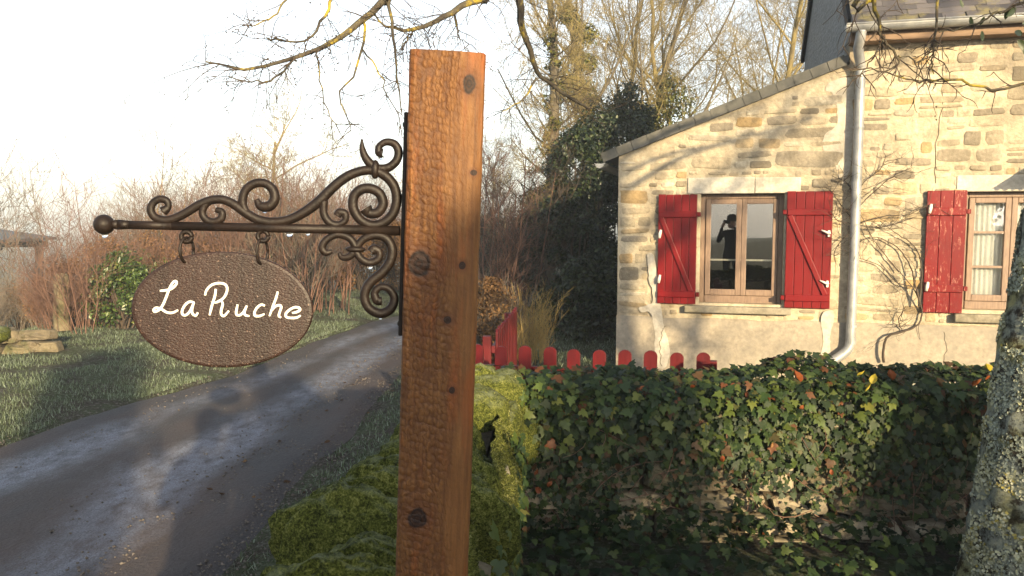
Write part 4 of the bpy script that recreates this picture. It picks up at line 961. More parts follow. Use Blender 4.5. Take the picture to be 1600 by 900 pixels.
# ------------------------------------------------------------------ red picket fence
def picket_mesh(w, h, th):
    prof = [(-w / 2, 0), (w / 2, 0), (w / 2, h - w * .42)] + [(w / 2 * math.cos(t), h - w * .42 + w * .42 * math.sin(t)) for t in np.linspace(.25, math.pi - .25, 7)] + [(-w / 2, h - w * .42)]
    mb = MB().prism(prof, -th / 2, th / 2); me = bpy.data.meshes.new('picket'); me.from_pydata(mb.v, [], mb.f); me.materials.append(MT['shaded_fence_paint']); return me
pk = picket_mesh(.085, .86, .022)
def fence(name, label, a, b, n, top, cat='fence', grp=None):
    d = b - a; root = empty(name, (a.x, a.y, 0), (0, 0, math.atan2(d.y, d.x))); tag(root, label, cat); L = d.length
    for k in range(n):
        o = link('picket', pk, None, root); o.location = (L * (k + .5) / n + random.uniform(-.004, .004), 0, top - .86 + random.uniform(-.008, .008)); o.rotation_euler = (0, random.uniform(-.012, .012), 0)
    for z in (top - .62, top - .17): MB().box(0, L, .0135, .045, z - .03, z + .03).build('rail', MT['shaded_fence_paint'], root, bevel=.004)
    for x in (.03, L - .03): MB().box(x - .035, x + .035, .047, .117, -.1, top - .06).build('fence_post', MT['shaded_fence_paint'], root, bevel=.006)
    return root
fence('picket_fence', 'red picket fence with rounded tops behind the ivy wall', Vector((-.31, 5.42, 0)), Vector((1.295, 5.01, 0)), 10, .812)
fence('picket_gate', 'red picket gate swung open away from the ivy wall', Vector((-.13, 6.6, 0)), Vector((.045, 8.35, 0)), 12, .75, 'gate')

# ------------------------------------------------------------------ trees and shrubs
class Tree:
    """grows branches as polylines; level 0 and 1 are the trunk and limbs, the rest the crown"""
    def __init__(s, seed, kids=(9, 7, 6, 4), ratio=(.55, .5, .5, .5), angle=(45, 45, 45, 45), up=.10, wob=.16, start=.3, rr=.55, rmin=.003):
        s.r = random.Random(seed); s.k = kids; s.ra = ratio; s.an = angle; s.up = up; s.wob = wob; s.st = start; s.rr = rr; s.rmin = rmin
        s.L = [[] for _ in range(len(kids) + 1)]; s.Rd = [[] for _ in range(len(kids) + 1)]
    def grow(s, p, d, L, rad, lvl=0, K=None, gravity=None):
        K = K or (12 if lvl == 0 else 7 if lvl == 1 else 5 if lvl == 2 else 4)
        P = [p.copy()]; d = d.normalized(); g = s.up if gravity is None else gravity; r = s.r
        for k in range(K - 1):
            d = (d + Vector((r.gauss(0, s.wob), r.gauss(0, s.wob), r.gauss(0, s.wob) + g))).normalized(); P.append(P[-1] + d * (L / (K - 1)))
        end = .35 if lvl == 0 else .4
        s.L[lvl].append([tuple(q) for q in P]); s.Rd[lvl].append(np.linspace(rad, max(rad * end, s.rmin * .6), K))
        if lvl < len(s.k):
            n = s.k[lvl]; n = max(1, int(round(n * r.uniform(.75, 1.25))))
            for i in range(n):
                t = s.st + (1 - s.st) * ((i + r.random()) / n) if lvl == 0 else r.uniform(.15, 1); f = t * (K - 1); a = min(int(f), K - 2)
                q = P[a].lerp(P[a + 1], f - a); dd = (P[a + 1] - P[a]).normalized()
                pe = dd.orthogonal(); pe.rotate(Matrix.Rotation(r.uniform(0, 6.283), 3, dd)); an = R(s.an[lvl] * r.uniform(.6, 1.3))
                nd = dd * math.cos(an) + pe * math.sin(an)
                s.grow(q, nd, L * s.ra[lvl] * r.uniform(.6, 1.25) * (1.15 - .45 * t if lvl == 0 else 1), max(rad * s.rr * (1 - .5 * t), s.rmin), lvl + 1)
    def meshes(s, split=1, sides=(10, 6, 4, 3, 3)):
        out = []
        for lv in (range(0, split + 1), range(split + 1, len(s.L))):
            Vs = []; Fs = []; b = 0
            for l in lv:
                if not s.L[l]: continue
                V, F = tubes(s.L[l], s.Rd[l], sides[l]); Vs.append(V); Fs.append(F[0] + b); b += len(V)
            out.append(mesh_np('branches', np.concatenate(Vs), np.concatenate(Fs), smooth=True) if Vs else None)
        return out
def leaf_cloud(C, rad, n, size, rg, flat=0, tmpl=None):
    """small folded leaf faces spread round the clump centres C"""
    C = np.array(C); i = rg.integers(0, len(C), n); rad = np.broadcast_to(np.asarray(rad, float), (len(C),))
    d = rg.normal(0, 1, (n, 3)); d /= np.linalg.norm(d, axis=1, keepdims=True); rr = rg.random(n) ** .45
    P = C[i] + d * (rr * rad[i])[:, None]; Nn = d + rg.normal(0, .6, (n, 3)) + np.array([[0, 0, .4]]); Nn /= np.linalg.norm(Nn, axis=1, keepdims=True)
    Y = rg.normal(0, 1, (n, 3)) + np.array([[0, 0, -.5]]); X, Y, Nn = leaf_frames(P, Nn, Y, rg); S = rg.uniform(.6, 1.3, n) * size
    V0 = np.array([(0, 0, 0), (.3, .45, .1), (0, 1, -.05), (-.3, .45, .1)]); F0 = np.array([(0, 1, 2), (0, 2, 3)])
    V, F = leaves_mesh(P, X, Y, Nn, S, (V0, F0)); return V, F, np.repeat(rg.random(n), 2)
tree_defs = {}
def tree_proto(key, seed, h, rad, **kw):
    lean = kw.pop('lean', (0, 0)); t = Tree(seed, **kw); t.grow(Vector((0, 0, -.15)), Vector((lean[0], lean[1], 1)), h, rad, 0)
    tree_defs[key] = (t, *t.meshes()); return t
def place_tree(name, key, loc, rz, sc, label, group, trunk='bark', crown='twig_grey', cat='tree'):
    t, a, b = tree_defs[key]; root = empty(name, loc, (0, 0, rz)); root.scale = (sc,) * 3; tag(root, label, cat, group)
    for nm, me, mt in (('trunk', a, trunk), ('crown', b, crown)):
        if me is None: continue
        o = link(nm, me, None, root)
        if len(me.materials) == 0: me.materials.append(MT[mt])
        o.material_slots[0].link = 'OBJECT'; o.material_slots[0].material = MT[mt]
    return root
def G3(px, d): x = gx(px, d); return Vector((x, d, gz(x, d) - .03))
# tall bare trees behind the house
tree_proto('tall', 11, 8.6, .12, kids=(18, 9, 7, 5), ratio=(.36, .46, .48, .5), angle=(36, 38, 42, 45), start=.2, up=.12, wob=.09, rr=.36, rmin=.0032)
tree_proto('tall2', 23, 8.8, .11, kids=(16, 9, 7, 5), ratio=(.42, .46, .5, .5), angle=(32, 38, 42, 45), start=.18, up=.12, wob=.11, rr=.38, rmin=.0032)
tree_proto('tall3', 37, 8.4, .09, kids=(16, 9, 7, 5), ratio=(.36, .46, .5, .5), angle=(38, 40, 45, 45), start=.25, up=.10, wob=.13, rr=.4, rmin=.0032)
GT = 'bare lichen trees behind the house'
LTR = 'tall bare tree with yellow lichen on its twigs behind the lean-to roof'
for k, (px, d, key, rz, sc) in enumerate([(1065, 20, 'tall3', 1, 1.0), (1150, 20, 'tall2', .4, 1.0), (1195, 22, 'tall3', 3.0, 1.05), (1235, 21, 'tall', 4.4, 1.05), (1300, 22, 'tall2', 2.0, 1.1), (1420, 24, 'tall3', 5, 1.1)]):
    place_tree('bare_tree', key, G3(px, d), rz, sc, LTR, GT, 'twig_lichen', 'twig_lichen')
def ivy_tree(key, px, d, rz, sc, label, z0, z1, rad, n, trunk='bark', crown='twig_lichen'):
    root = place_tree('ivy_clad_tree', key, G3(px, d), rz, sc, label, None, trunk, crown); t = tree_defs[key][0]; P = np.array(t.L[0][0]); C = []; Rr = []
    for z in np.linspace(z0, z1, 26):
        c = np.array([np.interp(z, P[:, 2], P[:, i]) for i in range(3)]); q = rad * (.6 + .6 * random.random()) * (1 - .35 * (z - z0) / (z1 - z0)); C.append(c + rng.normal(0, rad * .35, 3)); Rr.append(q)
    V, F, r = leaf_cloud(C, Rr, n, .085, rng); link('ivy_cover', mesh_np('ivy_cover', V, F, r), MT['tree_ivy'], root); return root
ivy_tree('tall', 946, 17, 0.3, 1.0, 'tall tree with ivy thick on its trunk behind the dark evergreens', .5, 6.2, .42, 9000)
ivy_tree('tall2', 1005, 18, 1.9, .98, 'broad ivy smothered tree rising just above the low roof corner', .5, 4.8, .62, 12000)
ivy_tree('tall3', 925, 21, 4.0, 1.05, 'slim lichen yellow tree standing behind the ivy trunks', 1.0, 4.0, .2, 1500)
tree_proto('snag', 51, 6.0, .17, kids=(34, 8, 6, 4), ratio=(.19, .55, .5, .5), angle=(62, 45, 45, 50), start=.25, up=.06, wob=.03, rr=.16, rmin=.0032)
ivy_tree('snag', 857, 15, .5, 1.0, 'straight pale trunk with short side twigs beside the evergreens', 1.0, 5.2, .22, 1500, 'bark', 'twig_lichen')
# evergreens in the shadow of the house
def evergreen(name, px, d, label, h, w, n, mat='evergreen', size=.07, clumps=34, seed=1, zbase=.1, loc=None, group=None, cat='shrub', stems=5):
    rg = np.random.default_rng(seed); L = loc or G3(px, d); root = empty(name, L); tag(root, label, cat, group); C = []; Rr = []
    for k in range(clumps):
        z = zbase + (h - zbase) * rg.random() ** .8; pr = w * math.sin(math.pi * min(.95, max(.18, .25 + .7 * z / h))) ; a = rg.uniform(0, 6.28); q = pr * math.sqrt(rg.random()) * .85
        C.append((q * math.cos(a), q * math.sin(a), z)); Rr.append(rg.uniform(.16, .34) * w * 1.1)
    V, F, r = leaf_cloud(C, Rr, n, size, rg); f = link('foliage', mesh_np('foliage', V, F, r), MT[mat], root)
    P = []; Q = []
    for k in range(stems * 4):
        c = np.array(C[int(rg.integers(0, clumps))]); b = np.array([rg.normal(0, .05), rg.normal(0, .05), -.1]); m = (b + c) / 2 + rg.normal(0, .08 * w, 3); P.append([b, b * .6 + m * .4 + rg.normal(0, .03, 3), m, m * .5 + c * .5, c]); Q.append(np.linspace(.022, .006, 5) * (.6 + w * .5))
    V, F = tubes(P, Q, 5); link('stems', mesh_np('stems', V, F), MT['twig_dark'], root); return root
evergreen('evergreen_shrub', 895, 12.4, 'tall dark evergreen tree close behind the house corner', 3.0, .75, 11000, seed=2, cat='evergreen')
evergreen('evergreen_shrub', 940, 13.6, 'dark evergreen pressed against the far side of the lean-to wall', 3.3, 1.0, 17000, seed=3, cat='evergreen')
evergreen('evergreen_shrub', 850, 15.5, 'spreading dark evergreen round the foot of the pale trunk', 2.3, .9, 8000, seed=4, cat='evergreen')
evergreen('evergreen_shrub', 980, 16, 'dark evergreen half hidden by the low roof corner', 4.2, 1.3, 15000, seed=5, cat='evergreen')
evergreen('dark_bush', 905, 11.0, 'low dark bush at the edge of the blue green lawn', 1.0, .7, 8000, seed=6)
evergreen('dark_bush', 800, 14.5, 'low shadowed bush beyond the open red gate', .95, .9, 8000, seed=7)
evergreen('dark_bush', 955, 11.2, 'dark bush filling the gap beside the lean-to wall', 1.25, .6, 6000, seed=8)
# shrubs beside the gate
def shrub_proto(key, seed, h, n, spread, kids=(6, 4), rad=.012, ratio=(.4, .5), ang=(35, 40), wob=.1, up=.08, rmin=.002, base=.12):
    t = Tree(seed, kids=kids, ratio=ratio, angle=ang, up=up, wob=wob, start=.25, rr=.6, rmin=rmin); r = random.Random(seed)
    for k in range(n):
        a = r.uniform(0, 6.283); q = base * math.sqrt(r.random()); t.grow(Vector((q * math.cos(a), q * math.sin(a), -.08)), Vector((math.cos(a) * spread * r.random(), math.sin(a) * spread * r.random(), 1)), h * r.uniform(.55, 1.1), rad * r.uniform(.6, 1.2), 0, K=8)
    tree_defs[key] = (t, *t.meshes(0, (4, 3, 3, 3, 3))); return t
def place_shrub(key, loc, rz, sc, label, group, stem, twig, name='bare_shrub', cat='shrub'):
    t, a, b = tree_defs[key]; root = empty(name, loc, (0, 0, rz)); root.scale = (sc, sc, sc) if not isinstance(sc, tuple) else sc; tag(root, label, cat, group)
    for nm, me, mt in (('stems', a, stem), ('twigs', b, twig)):
        if me is None: continue
        if len(me.materials) == 0: me.materials.append(MT[mt])
        o = link(nm, me, None, root); o.material_slots[0].link = 'OBJECT'; o.material_slots[0].material = MT[mt]
    return root
shrub_proto('hedge1', 61, 2.3, 26, .55, (9, 5), .011, wob=.08, rmin=.0028, base=.5); shrub_proto('hedge2', 62, 2.4, 24, .7, (9, 5), .012, wob=.1, rmin=.0028, base=.55); shrub_proto('hedge3', 63, 2.1, 28, .6, (8, 6), .010, wob=.12, rmin=.0028, base=.5)
shrub_proto('stems', 64, 2.6, 9, .45, (9, 5, 3), .016, (.38, .5, .5), (35, 40, 45), wob=.07, rmin=.0028)
shrub_proto('broom', 65, .75, 60, .55, (6, 3), .004, (.4, .5), (22, 30), wob=.06, rmin=.0016, base=.16)
shrub_proto('young', 66, 2.4, 6, .5, (12, 6), .008, (.42, .5), (40, 40), wob=.09, rmin=.003)
place_shrub('stems', G3(772, 11.0), 0, 1.0, 'tall bare multi stemmed shrub rising behind the red gate', None, 'twig_brown', 'twig_brown'); place_shrub('stems', G3(818, 11.8), 2, .95, 'bare thin stemmed shrub beside the dark evergreens', None, 'twig_brown', 'twig_dark')
place_shrub('stems', G3(745, 13.0), 4, .85, 'bare shrub showing just past the edge of the timber post', None, 'twig_grey', 'twig_grey')
place_shrub('broom', G3(829, 9.0), 0, 1.05, 'small upright shrub with golden yellow stems by the gate', None, 'twig_yellow', 'twig_yellow', 'golden_shrub')
evergreen('clipped_shrub', 762, 8.9, 'rounded grey brown shrub on the lane side of the gate', .95, .42, 6000, 'brown_leaves', .045, 26, 9); place_shrub('broom', G3(762, 8.9) + Vector((0, .02, 0)), 1, 1.2, 'fine bare twigs poking from the rounded grey brown shrub', None, 'twig_grey', 'twig_grey', 'bare_shrub')
# hedge of bare shrubs on the far side of the lane
HL = 'bare pinkish brown shrub in the hedge across the lane'
HG = 'hedge shrubs across the lane'
for k in range(11):
    px = 200 + 29 * k + random.uniform(-10, 10); d = 13.2 + 2.2 * random.random() + .3 * (k % 3); x = gx(px, d)
    if x > lane_l(d) - .7: x = lane_l(d) - .7
    place_shrub(('hedge1', 'hedge2', 'hedge3')[k % 3], Vector((x, d, gz(x, d))), random.uniform(0, 6), random.uniform(.88, 1.08) * (.8 if k < 2 else 1), HL, HG, 'twig_brown', ('twig_brown', 'twig_grey')[k % 2])
for k in range(11):
    px = 190 + 32 * k + random.uniform(-12, 12); d = 18 + 3 * random.random(); x = gx(px, d); place_shrub(('hedge2', 'hedge1', 'hedge3')[k % 3], Vector((x, d, gz(x, d))), random.uniform(0, 6), random.uniform(.95, 1.2), 'misty bare shrub behind the hedge across the lane', 'misty shrubs behind the hedge', 'twig_grey', 'twig_grey')
for k, (px, d) in enumerate([(508, 17.5), (535, 18), (562, 17.5), (590, 18.5), (618, 18), (650, 19), (700, 20)]):
    L = G3(px, d); evergreen('beech_shrub', px, d, 'shrub holding rusty brown dead leaves where the lane bends', 1.5, .75, 2600, 'brown_leaves', .06, 20, 40 + k, group='rusty shrubs at the bend'); 
for k, px in enumerate((520, 570, 625, 690)):
    L = G3(px, 19.5); place_shrub('hedge2', L, k, 1.0, 'bare shrub among the rusty leaves at the lane bend', 'bare shrubs at the bend', 'twig_brown', 'twig_brown')
evergreen('laurel_bush', 185, 11.2, 'bright green leafy bush across the lane among the brambles', 1.0, .6, 6500, 'laurel', .055, 30, 21)
evergreen('laurel_bush', 215, 12.3, 'green bush half hidden behind the oval sign', 1.0, .75, 5500, 'laurel', .06, 26, 22)
evergreen('ivy_bush', 478, 15, 'dark green bush at the foot of the hedge near the bend', 1.0, .6, 5000, 'evergreen', .06, 22, 23); evergreen('ivy_bush', 455, 15.4, 'mid green bush peeping over the shoulder of the oval sign', 1.3, .6, 5000, 'laurel', .06, 22, 24)
for k, (px, d, h, w, lb) in enumerate([(100, 11.6, .95, .55, 'rusty bramble bush glowing in the sun behind the broken wall'), (240, 12.6, 1.25, .8, 'brown leaved bramble bush rising behind the green bush'), (165, 12.8, 1.3, .7, 'brown bramble mound between the shed and the green bush'), (330, 13.4, 1.2, .8, 'brown bramble bush hidden behind the oval sign'), (30, 12.8, .7, .6, 'low brown bramble mound under the grey saplings')]):
    evergreen('bramble_bush', px, d, lb, h, w, 2600, 'brown_leaves', .04, 26, 120 + k)
for k, (px, d, sc) in enumerate([(118, 11.0, .5), (150, 11.7, .55), (205, 12.2, .58), (250, 12.4, .6), (80, 11.4, .42)]):
    place_shrub(('hedge3', 'hedge1')[k % 2], G3(px, d), 2.1 * k, sc, 'tangle of reddish bramble canes round the green bush', 'bramble canes round the green bush', 'twig_brown', 'twig_brown', 'bramble')
place_shrub('young', G3(128, 10.6), .4, .85, 'young shrub with thin straight stems beside the broken wall', None, 'twig_brown', 'twig_brown', 'young_shrub'); place_shrub('hedge3', G3(105, 11.2), 1.4, .62, 'tangle of brown stems behind the broken wall', None, 'twig_brown', 'twig_brown', 'bramble')
for k, (px, d, sc) in enumerate([(20, 12.5, .42), (62, 12.0, .36), (-25, 12, .45), (92, 12.5, .4), (-70, 12.5, .5)]):
    place_shrub(('hedge1', 'hedge3')[k % 2], G3(px, d), k * 1.3, sc, 'grey leafless bramble thicket behind the broken wall', 'brambles behind the broken wall', 'twig_grey', 'twig_grey', 'bramble')
place_shrub('young', G3(45, 14), .2, 1.25, 'tall thin bare sapling by the dark timber shed', None, 'twig_grey', 'twig_grey', 'sapling', 'sapling'); place_shrub('young', G3(-10, 13), 1.9, 1.3, 'bare sapling leaning past the dark timber shed', None, 'twig_grey', 'twig_grey', 'sapling', 'sapling')
place_shrub('young', G3(272, 14.5), 3.2, 1.3, 'slender sapling with two upright stems above the hedge', None, 'twig_yellow', 'twig_grey', 'sapling', 'sapling')
tree_proto('small', 71, 4.9, .075, kids=(9, 10, 8, 5), ratio=(.44, .5, .5, .5), angle=(40, 48, 48, 50), start=.46, up=.04, wob=.11, rr=.5, rmin=.0035)
place_tree('hedgerow_tree', 'small', G3(478, 21), .6, 1.1, 'small lone tree with a greenish lichen crown above the hedge', None, 'twig_lichen', 'twig_lichen')
for k, (px, d, sc, key) in enumerate([(-60, 34, .7, 'tall'), (560, 38, .6, 'tall2'), (690, 34, .62, 'tall3'), (760, 30, .6, 'tall'), (805, 36, .7, 'tall2'), (880, 33, .8, 'tall3')]):
    place_tree('misty_tree', key, G3(px, d), k, sc, 'distant bare tree fading into the mist', 'distant trees in the mist', 'twig_grey', 'twig_grey')
for k, (px, d) in enumerate([(748, 20), (790, 21), (835, 22)]):
    evergreen('misty_bush', px, d, 'low blue grey bush in the mist past the gate', 1.5, 1.2, 5000, 'evergreen', .1, 24, 60 + k, group='misty bushes past the gate')
# broken wall across the lane
bw = empty('broken_wall', (-5.75, 9.2, 0)); tag(bw, 'tumbled low stone wall lit by the sun across the lane', 'stone wall'); LS = stone_set('tumbled_stone', 10, 500, True)
for k in range(34):
    r = random; t = r.random(); row = 0 if k < 18 else 1 if k < 29 else 2; x = -2.2 + 2.75 * t; y = -.3 + .55 * t + r.uniform(-.12, .12)
    o = link('stone', r.choice(LS), None, bw); h = r.uniform(.09, .17); o.scale = (r.uniform(.2, .42), r.uniform(.14, .22), h); zz = gz(-5.75 + x, 9.2 + y)
    o.location = (x, y, zz + .05 + row * .125); o.rotation_euler = (r.uniform(-.15, .15), r.uniform(-.15, .15), r.uniform(-.35, .35))
mbk = MB(); mbk.prism([(-2.3, -.4), (.35, -.4), (.3, .12), (-.6, .28), (-2.3, .3)], -.02, .35); o = mbk.build('wall_core', MT['earth'], bw); o.rotation_euler = (0, 0, .2); o.location = (0, -.02, 0)
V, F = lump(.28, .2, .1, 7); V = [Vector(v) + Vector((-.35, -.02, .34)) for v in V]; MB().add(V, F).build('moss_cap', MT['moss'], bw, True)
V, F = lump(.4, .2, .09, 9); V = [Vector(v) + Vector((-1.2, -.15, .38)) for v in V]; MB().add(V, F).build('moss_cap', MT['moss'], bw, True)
st = empty('tree_stump', G3(93, 11.0)); tag(st, 'short pale broken stump among the brambles', 'stump')
V, F = lathe([(.13, -.1), (.11, .2), (.10, .5), (.105, .78), (.07, .83)], 12); MB().add([(v[0] * (1 + .2 * nz(v[0] * 9, v[1] * 9, v[2] * 4)), v[1], v[2]) for v in V], F).build('bole', MT['tumbled_stone'], st, True)
# open timber shed in the field
shed = empty('timber_shed', (-16.3, 22.5, gz(-16.3, 22.5) - .25), (0, 0, R(8))); tag(shed, 'open sided dark timber shed standing in the misty field', 'shed')
for x, y in ((-2.2, 0), (1.55, 0), (-2.2, 3), (1.55, 3)): MB().box(x - .09, x + .09, y - .09, y + .09, -.3, 2.35).build('shed_post', MT['timber_grey'], shed)
for y in (0, 3): MB().box(-2.4, 1.8, y - .08, y + .08, 2.352, 2.56).build('beam', MT['timber_grey'], shed)
for x0, x1 in ((1.5, .9), (-2.15, -1.5)): MB().tube([(x0, 0, 1.6), (x1, 0, 2.34)], .06, 4).build('brace', MT['timber_grey'], shed)
mb = MB(); mb.prism([(-2.9, 3.35), (1.95, 2.58), (1.95, 2.66), (-2.9, 3.43)], -.4, 3.4); mb.build('shed_roof', MT['shed_roof'], shed)

# ------------------------------------------------------------------ the lichen covered lime tree
lime = empty('lime_tree', (2.03, 3.28, 0)); tag(lime, 'old tree crusted with grey and yellow lichen in front of the wall', 'tree'); LO = Vector((2.03, 3.28, 0))
axis = catmull([(2.12, 3.3, -.15), (2.14, 3.29, .2), (2.17, 3.28, .6), (2.23, 3.27, 1.2), (2.32, 3.26, 1.9), (2.40, 3.24, 2.6), (2.45, 3.2, 3.3), (2.5, 3.1, 4.2), (2.45, 3.0, 5.2), (2.5, 3.0, 6.4)], 16)
rad = lerp_list([.25, .20, .185, .18, .18, .175, .155, .12, .08, .03], len(axis)); V = []; F = []; NS = 44
for i, (c, r_) in enumerate(zip(axis, rad)):
    for k in range(NS):
        t = 2 * math.pi * k / NS; u = (math.cos(t), math.sin(t)); p = c + Vector((u[0] * r_, u[1] * r_, 0))
        j = .018 * nz(u[0] * 3, u[1] * 3, p.z * 2.2) + .010 * nz(p.x * 22, p.y * 22, p.z * 12) + .006 * nz(p.x * 55, p.y * 55, p.z * 40)
        V.append(p + Vector((u[0] * j, u[1] * j, 0)) - LO)
F = [(i * NS + k, i * NS + (k + 1) % NS, (i + 1) * NS + (k + 1) % NS, (i + 1) * NS + k) for i in range(len(axis) - 1) for k in range(NS)]
MB().add(V, F).build('trunk', MT['lichen_bark'], lime, True)
Pn, Nn = sample([tuple(v) for v in V], F, 15000, rng); k_ = (Pn[:, 2] < 2.6) & np.array([nz(p[0], p[1], p[2], 9) > -.12 for p in Pn]); Pn, Nn = Pn[k_], Nn[k_]; n = len(Pn)
ref = rng.normal(0, 1, (n, 3)); Nt = Nn + rng.normal(0, .45, (n, 3)); X, Y, N3 = leaf_frames(Pn, Nt, ref, rng); q0 = np.array([(math.cos(t) * .5 * (1 + .3 * (k % 2)), math.sin(t) * .5 * (1 + .3 * ((k + 1) % 2)), .22) for k, t in enumerate(np.linspace(0, 2 * math.pi, 7)[:-1])] + [(0, 0, -.05)]); f0 = np.array([(k, (k + 1) % 6, 6) for k in range(6)])
V, F = leaves_mesh(Pn + Nn * .003, X, Y, N3, rng.uniform(.005, .013, n), (q0, f0)); rv = np.array([.5 + .9 * nz(p[0], p[1], p[2], 4) for p in Pn]) + rng.normal(0, .15, n)
tag(link('lichen', mesh_np('lichen', V, F, np.repeat(np.clip(rv, 0, 1), 6)), MT['lichen_flakes'], lime), kind='stuff')
LP = []; LR_ = []; FP = []; TP = []; TR = []; BP = []
def limb(pts, r0, r1, twigs=0, L=.25, droop=-.10, fruit=0, K=14):
    P = catmull(pts, 8); idx = np.linspace(0, len(P) - 1, K).astype(int); P = [P[i] + Vector((random.gauss(0, .004), random.gauss(0, .004), random.gauss(0, .004))) for i in idx]
    LP.append([tuple(p - LO) for p in P]); LR_.append(np.linspace(r0, r1, K))
    for k in range(int(twigs * 1.35)):
        f = random.uniform(.1, 1) * (K - 1); a = min(int(f), K - 2); q = P[a].lerp(P[a + 1], f - a); d = (P[a + 1] - P[a]).normalized()
        nd = d * .6 + Vector((random.gauss(0, .7), random.gauss(0, .7), random.gauss(-.15, .5)))
        Q = add_twig(q - LO, nd, L * random.uniform(.35, 1.2), .0028, 6, .2, droop)
        for m_ in range(2):
            s_ = random.choice(Q[1:]); Q2 = add_twig(s_, nd + Vector((random.gauss(0, .8), random.gauss(0, .8), random.gauss(-.2, .6))), L * random.uniform(.2, .5), .002, 6, .22, droop)
            if random.random() < fruit:
                for z in range(3): FP.append(random.choice(Q2[2:]) + Vector((random.gauss(0, .012), random.gauss(0, .012), -random.uniform(.008, .035))))
def pl_(pts, d0, d1): return [at(x, y, d0 + (d1 - d0) * k / (len(pts) - 1)) for k, (x, y) in enumerate(pts)]
top = Vector((2.44, 3.2, 3.2))
limb([top, Vector((1.6, 3.6, 4.1)), Vector((.5, 4.0, 3.9)), Vector((-.3, 4.1, 3.2)), at(612, -12, 4.1), at(600, 2, 4.1)], .06, .019, 10, .5, fruit=.3, K=22)
limb(pl_([(600, 2), (566, 32), (544, 50), (516, 68), (488, 82), (440, 95), (388, 108), (355, 102), (320, 94)], 4.1, 3.9), .019, .004, 26, .34, fruit=.5)
limb(pl_([(464, 92), (432, 120), (404, 128), (360, 122)], 4.0, 3.9), .006, .003, 9, .22, fruit=.5); limb(pl_([(566, 30), (568, 60), (556, 110), (530, 143), (545, 190), (550, 206)], 4.1, 4.0), .008, .002, 6, .25, fruit=.2)
limb(pl_([(563, 75), (590, 110), (612, 160), (626, 180)], 4.1, 4.1), .005, .002, 5, .2); limb(pl_([(607, -2), (612, 40), (618, 85), (622, 130), (627, 175)], 4.1, 4.1), .010, .003, 10, .25, fruit=.3)
limb(pl_([(495, 82), (500, 120), (512, 170), (522, 195)], 4.0, 4.0), .005, .002, 6, .2, fruit=.2); limb(pl_([(520, -5), (505, 30), (480, 62), (430, 65), (420, 62)], 4.2, 4.1), .009, .003, 10, .25, fruit=.6); limb(pl_([(450, -6), (430, 22), (400, 38), (378, 40)], 4.2, 4.1), .006, .002, 8, .2, fruit=.7)
limb([Vector((.5, 4.0, 3.9)), at(770, -30, 4.2), at(760, -5, 4.2)], .04, .022, 4, .3); limb(pl_([(760, -5), (735, 5), (708, 17), (685, 33), (655, 43), (625, 45), (600, 38), (582, 15)], 4.2, 4.1), .021, .004, 24, .3, fruit=.5)
limb(pl_([(708, 15), (716, 50), (720, 62), (738, 70)], 4.2, 4.2), .005, .002, 5, .18, fruit=.4); limb(pl_([(645, 45), (636, 62), (628, 70)], 4.2, 4.2), .005, .002, 6, .18, fruit=.4)
limb([Vector((1.6, 3.6, 4.1)), at(830, -80, 4.6), at(810, -6, 4.6)], .05, .024, 5, .3); limb(pl_([(810, -6), (815, 30), (822, 62), (833, 90), (842, 115), (865, 135), (895, 155), (925, 172)], 4.6, 5.0), .023, .007, 22, .3, droop=-.02, fruit=.35)
limb(pl_([(838, 122), (825, 145), (810, 160), (785, 175)], 4.7, 4.6), .008, .002, 8, .2)
limb([top + Vector((0, 0, .4)), Vector((1.9, 3.0, 3.6)), at(1358, -30, 2.9), at(1363, 0, 2.9)], .018, .006, 6, .3); limb(pl_([(1363, 0), (1374, 38), (1381, 61), (1402, 89), (1400, 101), (1380, 110)], 2.9, 2.9), .0075, .002, 9, .16, fruit=.1); limb(pl_([(1402, 89), (1420, 90), (1436, 97), (1447, 86), (1458, 79)], 2.9, 2.9), .003, .002, 5, .1); limb(pl_([(1381, 61), (1371, 83), (1352, 106), (1345, 122)], 2.9, 2.9), .0035, .002, 5, .12)
limb(pl_([(1470, -40), (1465, 0), (1465, 38), (1459, 77), (1456, 99), (1457, 115)], 2.9, 2.9), .006, .002, 9, .14); limb([Vector((2.38, 3.2, 2.45)), at(1640, 118, 2.9)] + pl_([(1600, 130), (1555, 138), (1514, 130), (1483, 123), (1456, 128), (1431, 127), (1397, 117), (1366, 110), (1332, 111)], 2.9, 2.9), .0065, .002, 7, .10, droop=.02, K=26)
limb([Vector((2.4, 3.2, 2.6)), at(1630, -12, 2.8)] + pl_([(1600, 2), (1566, 18), (1544, 27), (1499, 45), (1467, 48)], 2.8, 2.8), .007, .0022, 6, .12, K=20)
# limbs towards the sun side that throw the branch shadows on the house
for (b, e, r0) in (((2.42, 3.25, 2.75), (4.6, 3.5, 3.75), .05), ((2.44, 3.22, 3.05), (4.4, 3.0, 4.05), .05), ((2.42, 3.22, 2.9), (3.9, 3.9, 3.5), .04), ((2.47, 3.15, 3.9), (4.6, 1.6, 4.9), .06), ((2.47, 3.1, 4.3), (3.6, 2.4, 5.6), .05), ((2.45, 3.2, 3.2), (3.9, 3.4, 4.6), .055), ((2.48, 3.05, 4.8), (1.2, 2.0, 5.9), .045)):
    b, e = Vector(b), Vector(e); m_ = b.lerp(e, .5) + Vector((0, 0, .25)); limb([b, m_, e], r0, .012, 22, .8, droop=0)
V, F = tubes(LP_ := [p for p in LP if len(p) == 14], [r for p, r in zip(LP, LR_) if len(p) == 14], 7); Vs = [V]; Fs = [F[0]]; bb_ = len(V)
for K in sorted({len(p) for p in LP} - {14}):
    V, F = tubes([p for p in LP if len(p) == K], [r for p, r in zip(LP, LR_) if len(p) == K], 7); Vs.append(V); Fs.append(F[0] + bb_); bb_ += len(V)
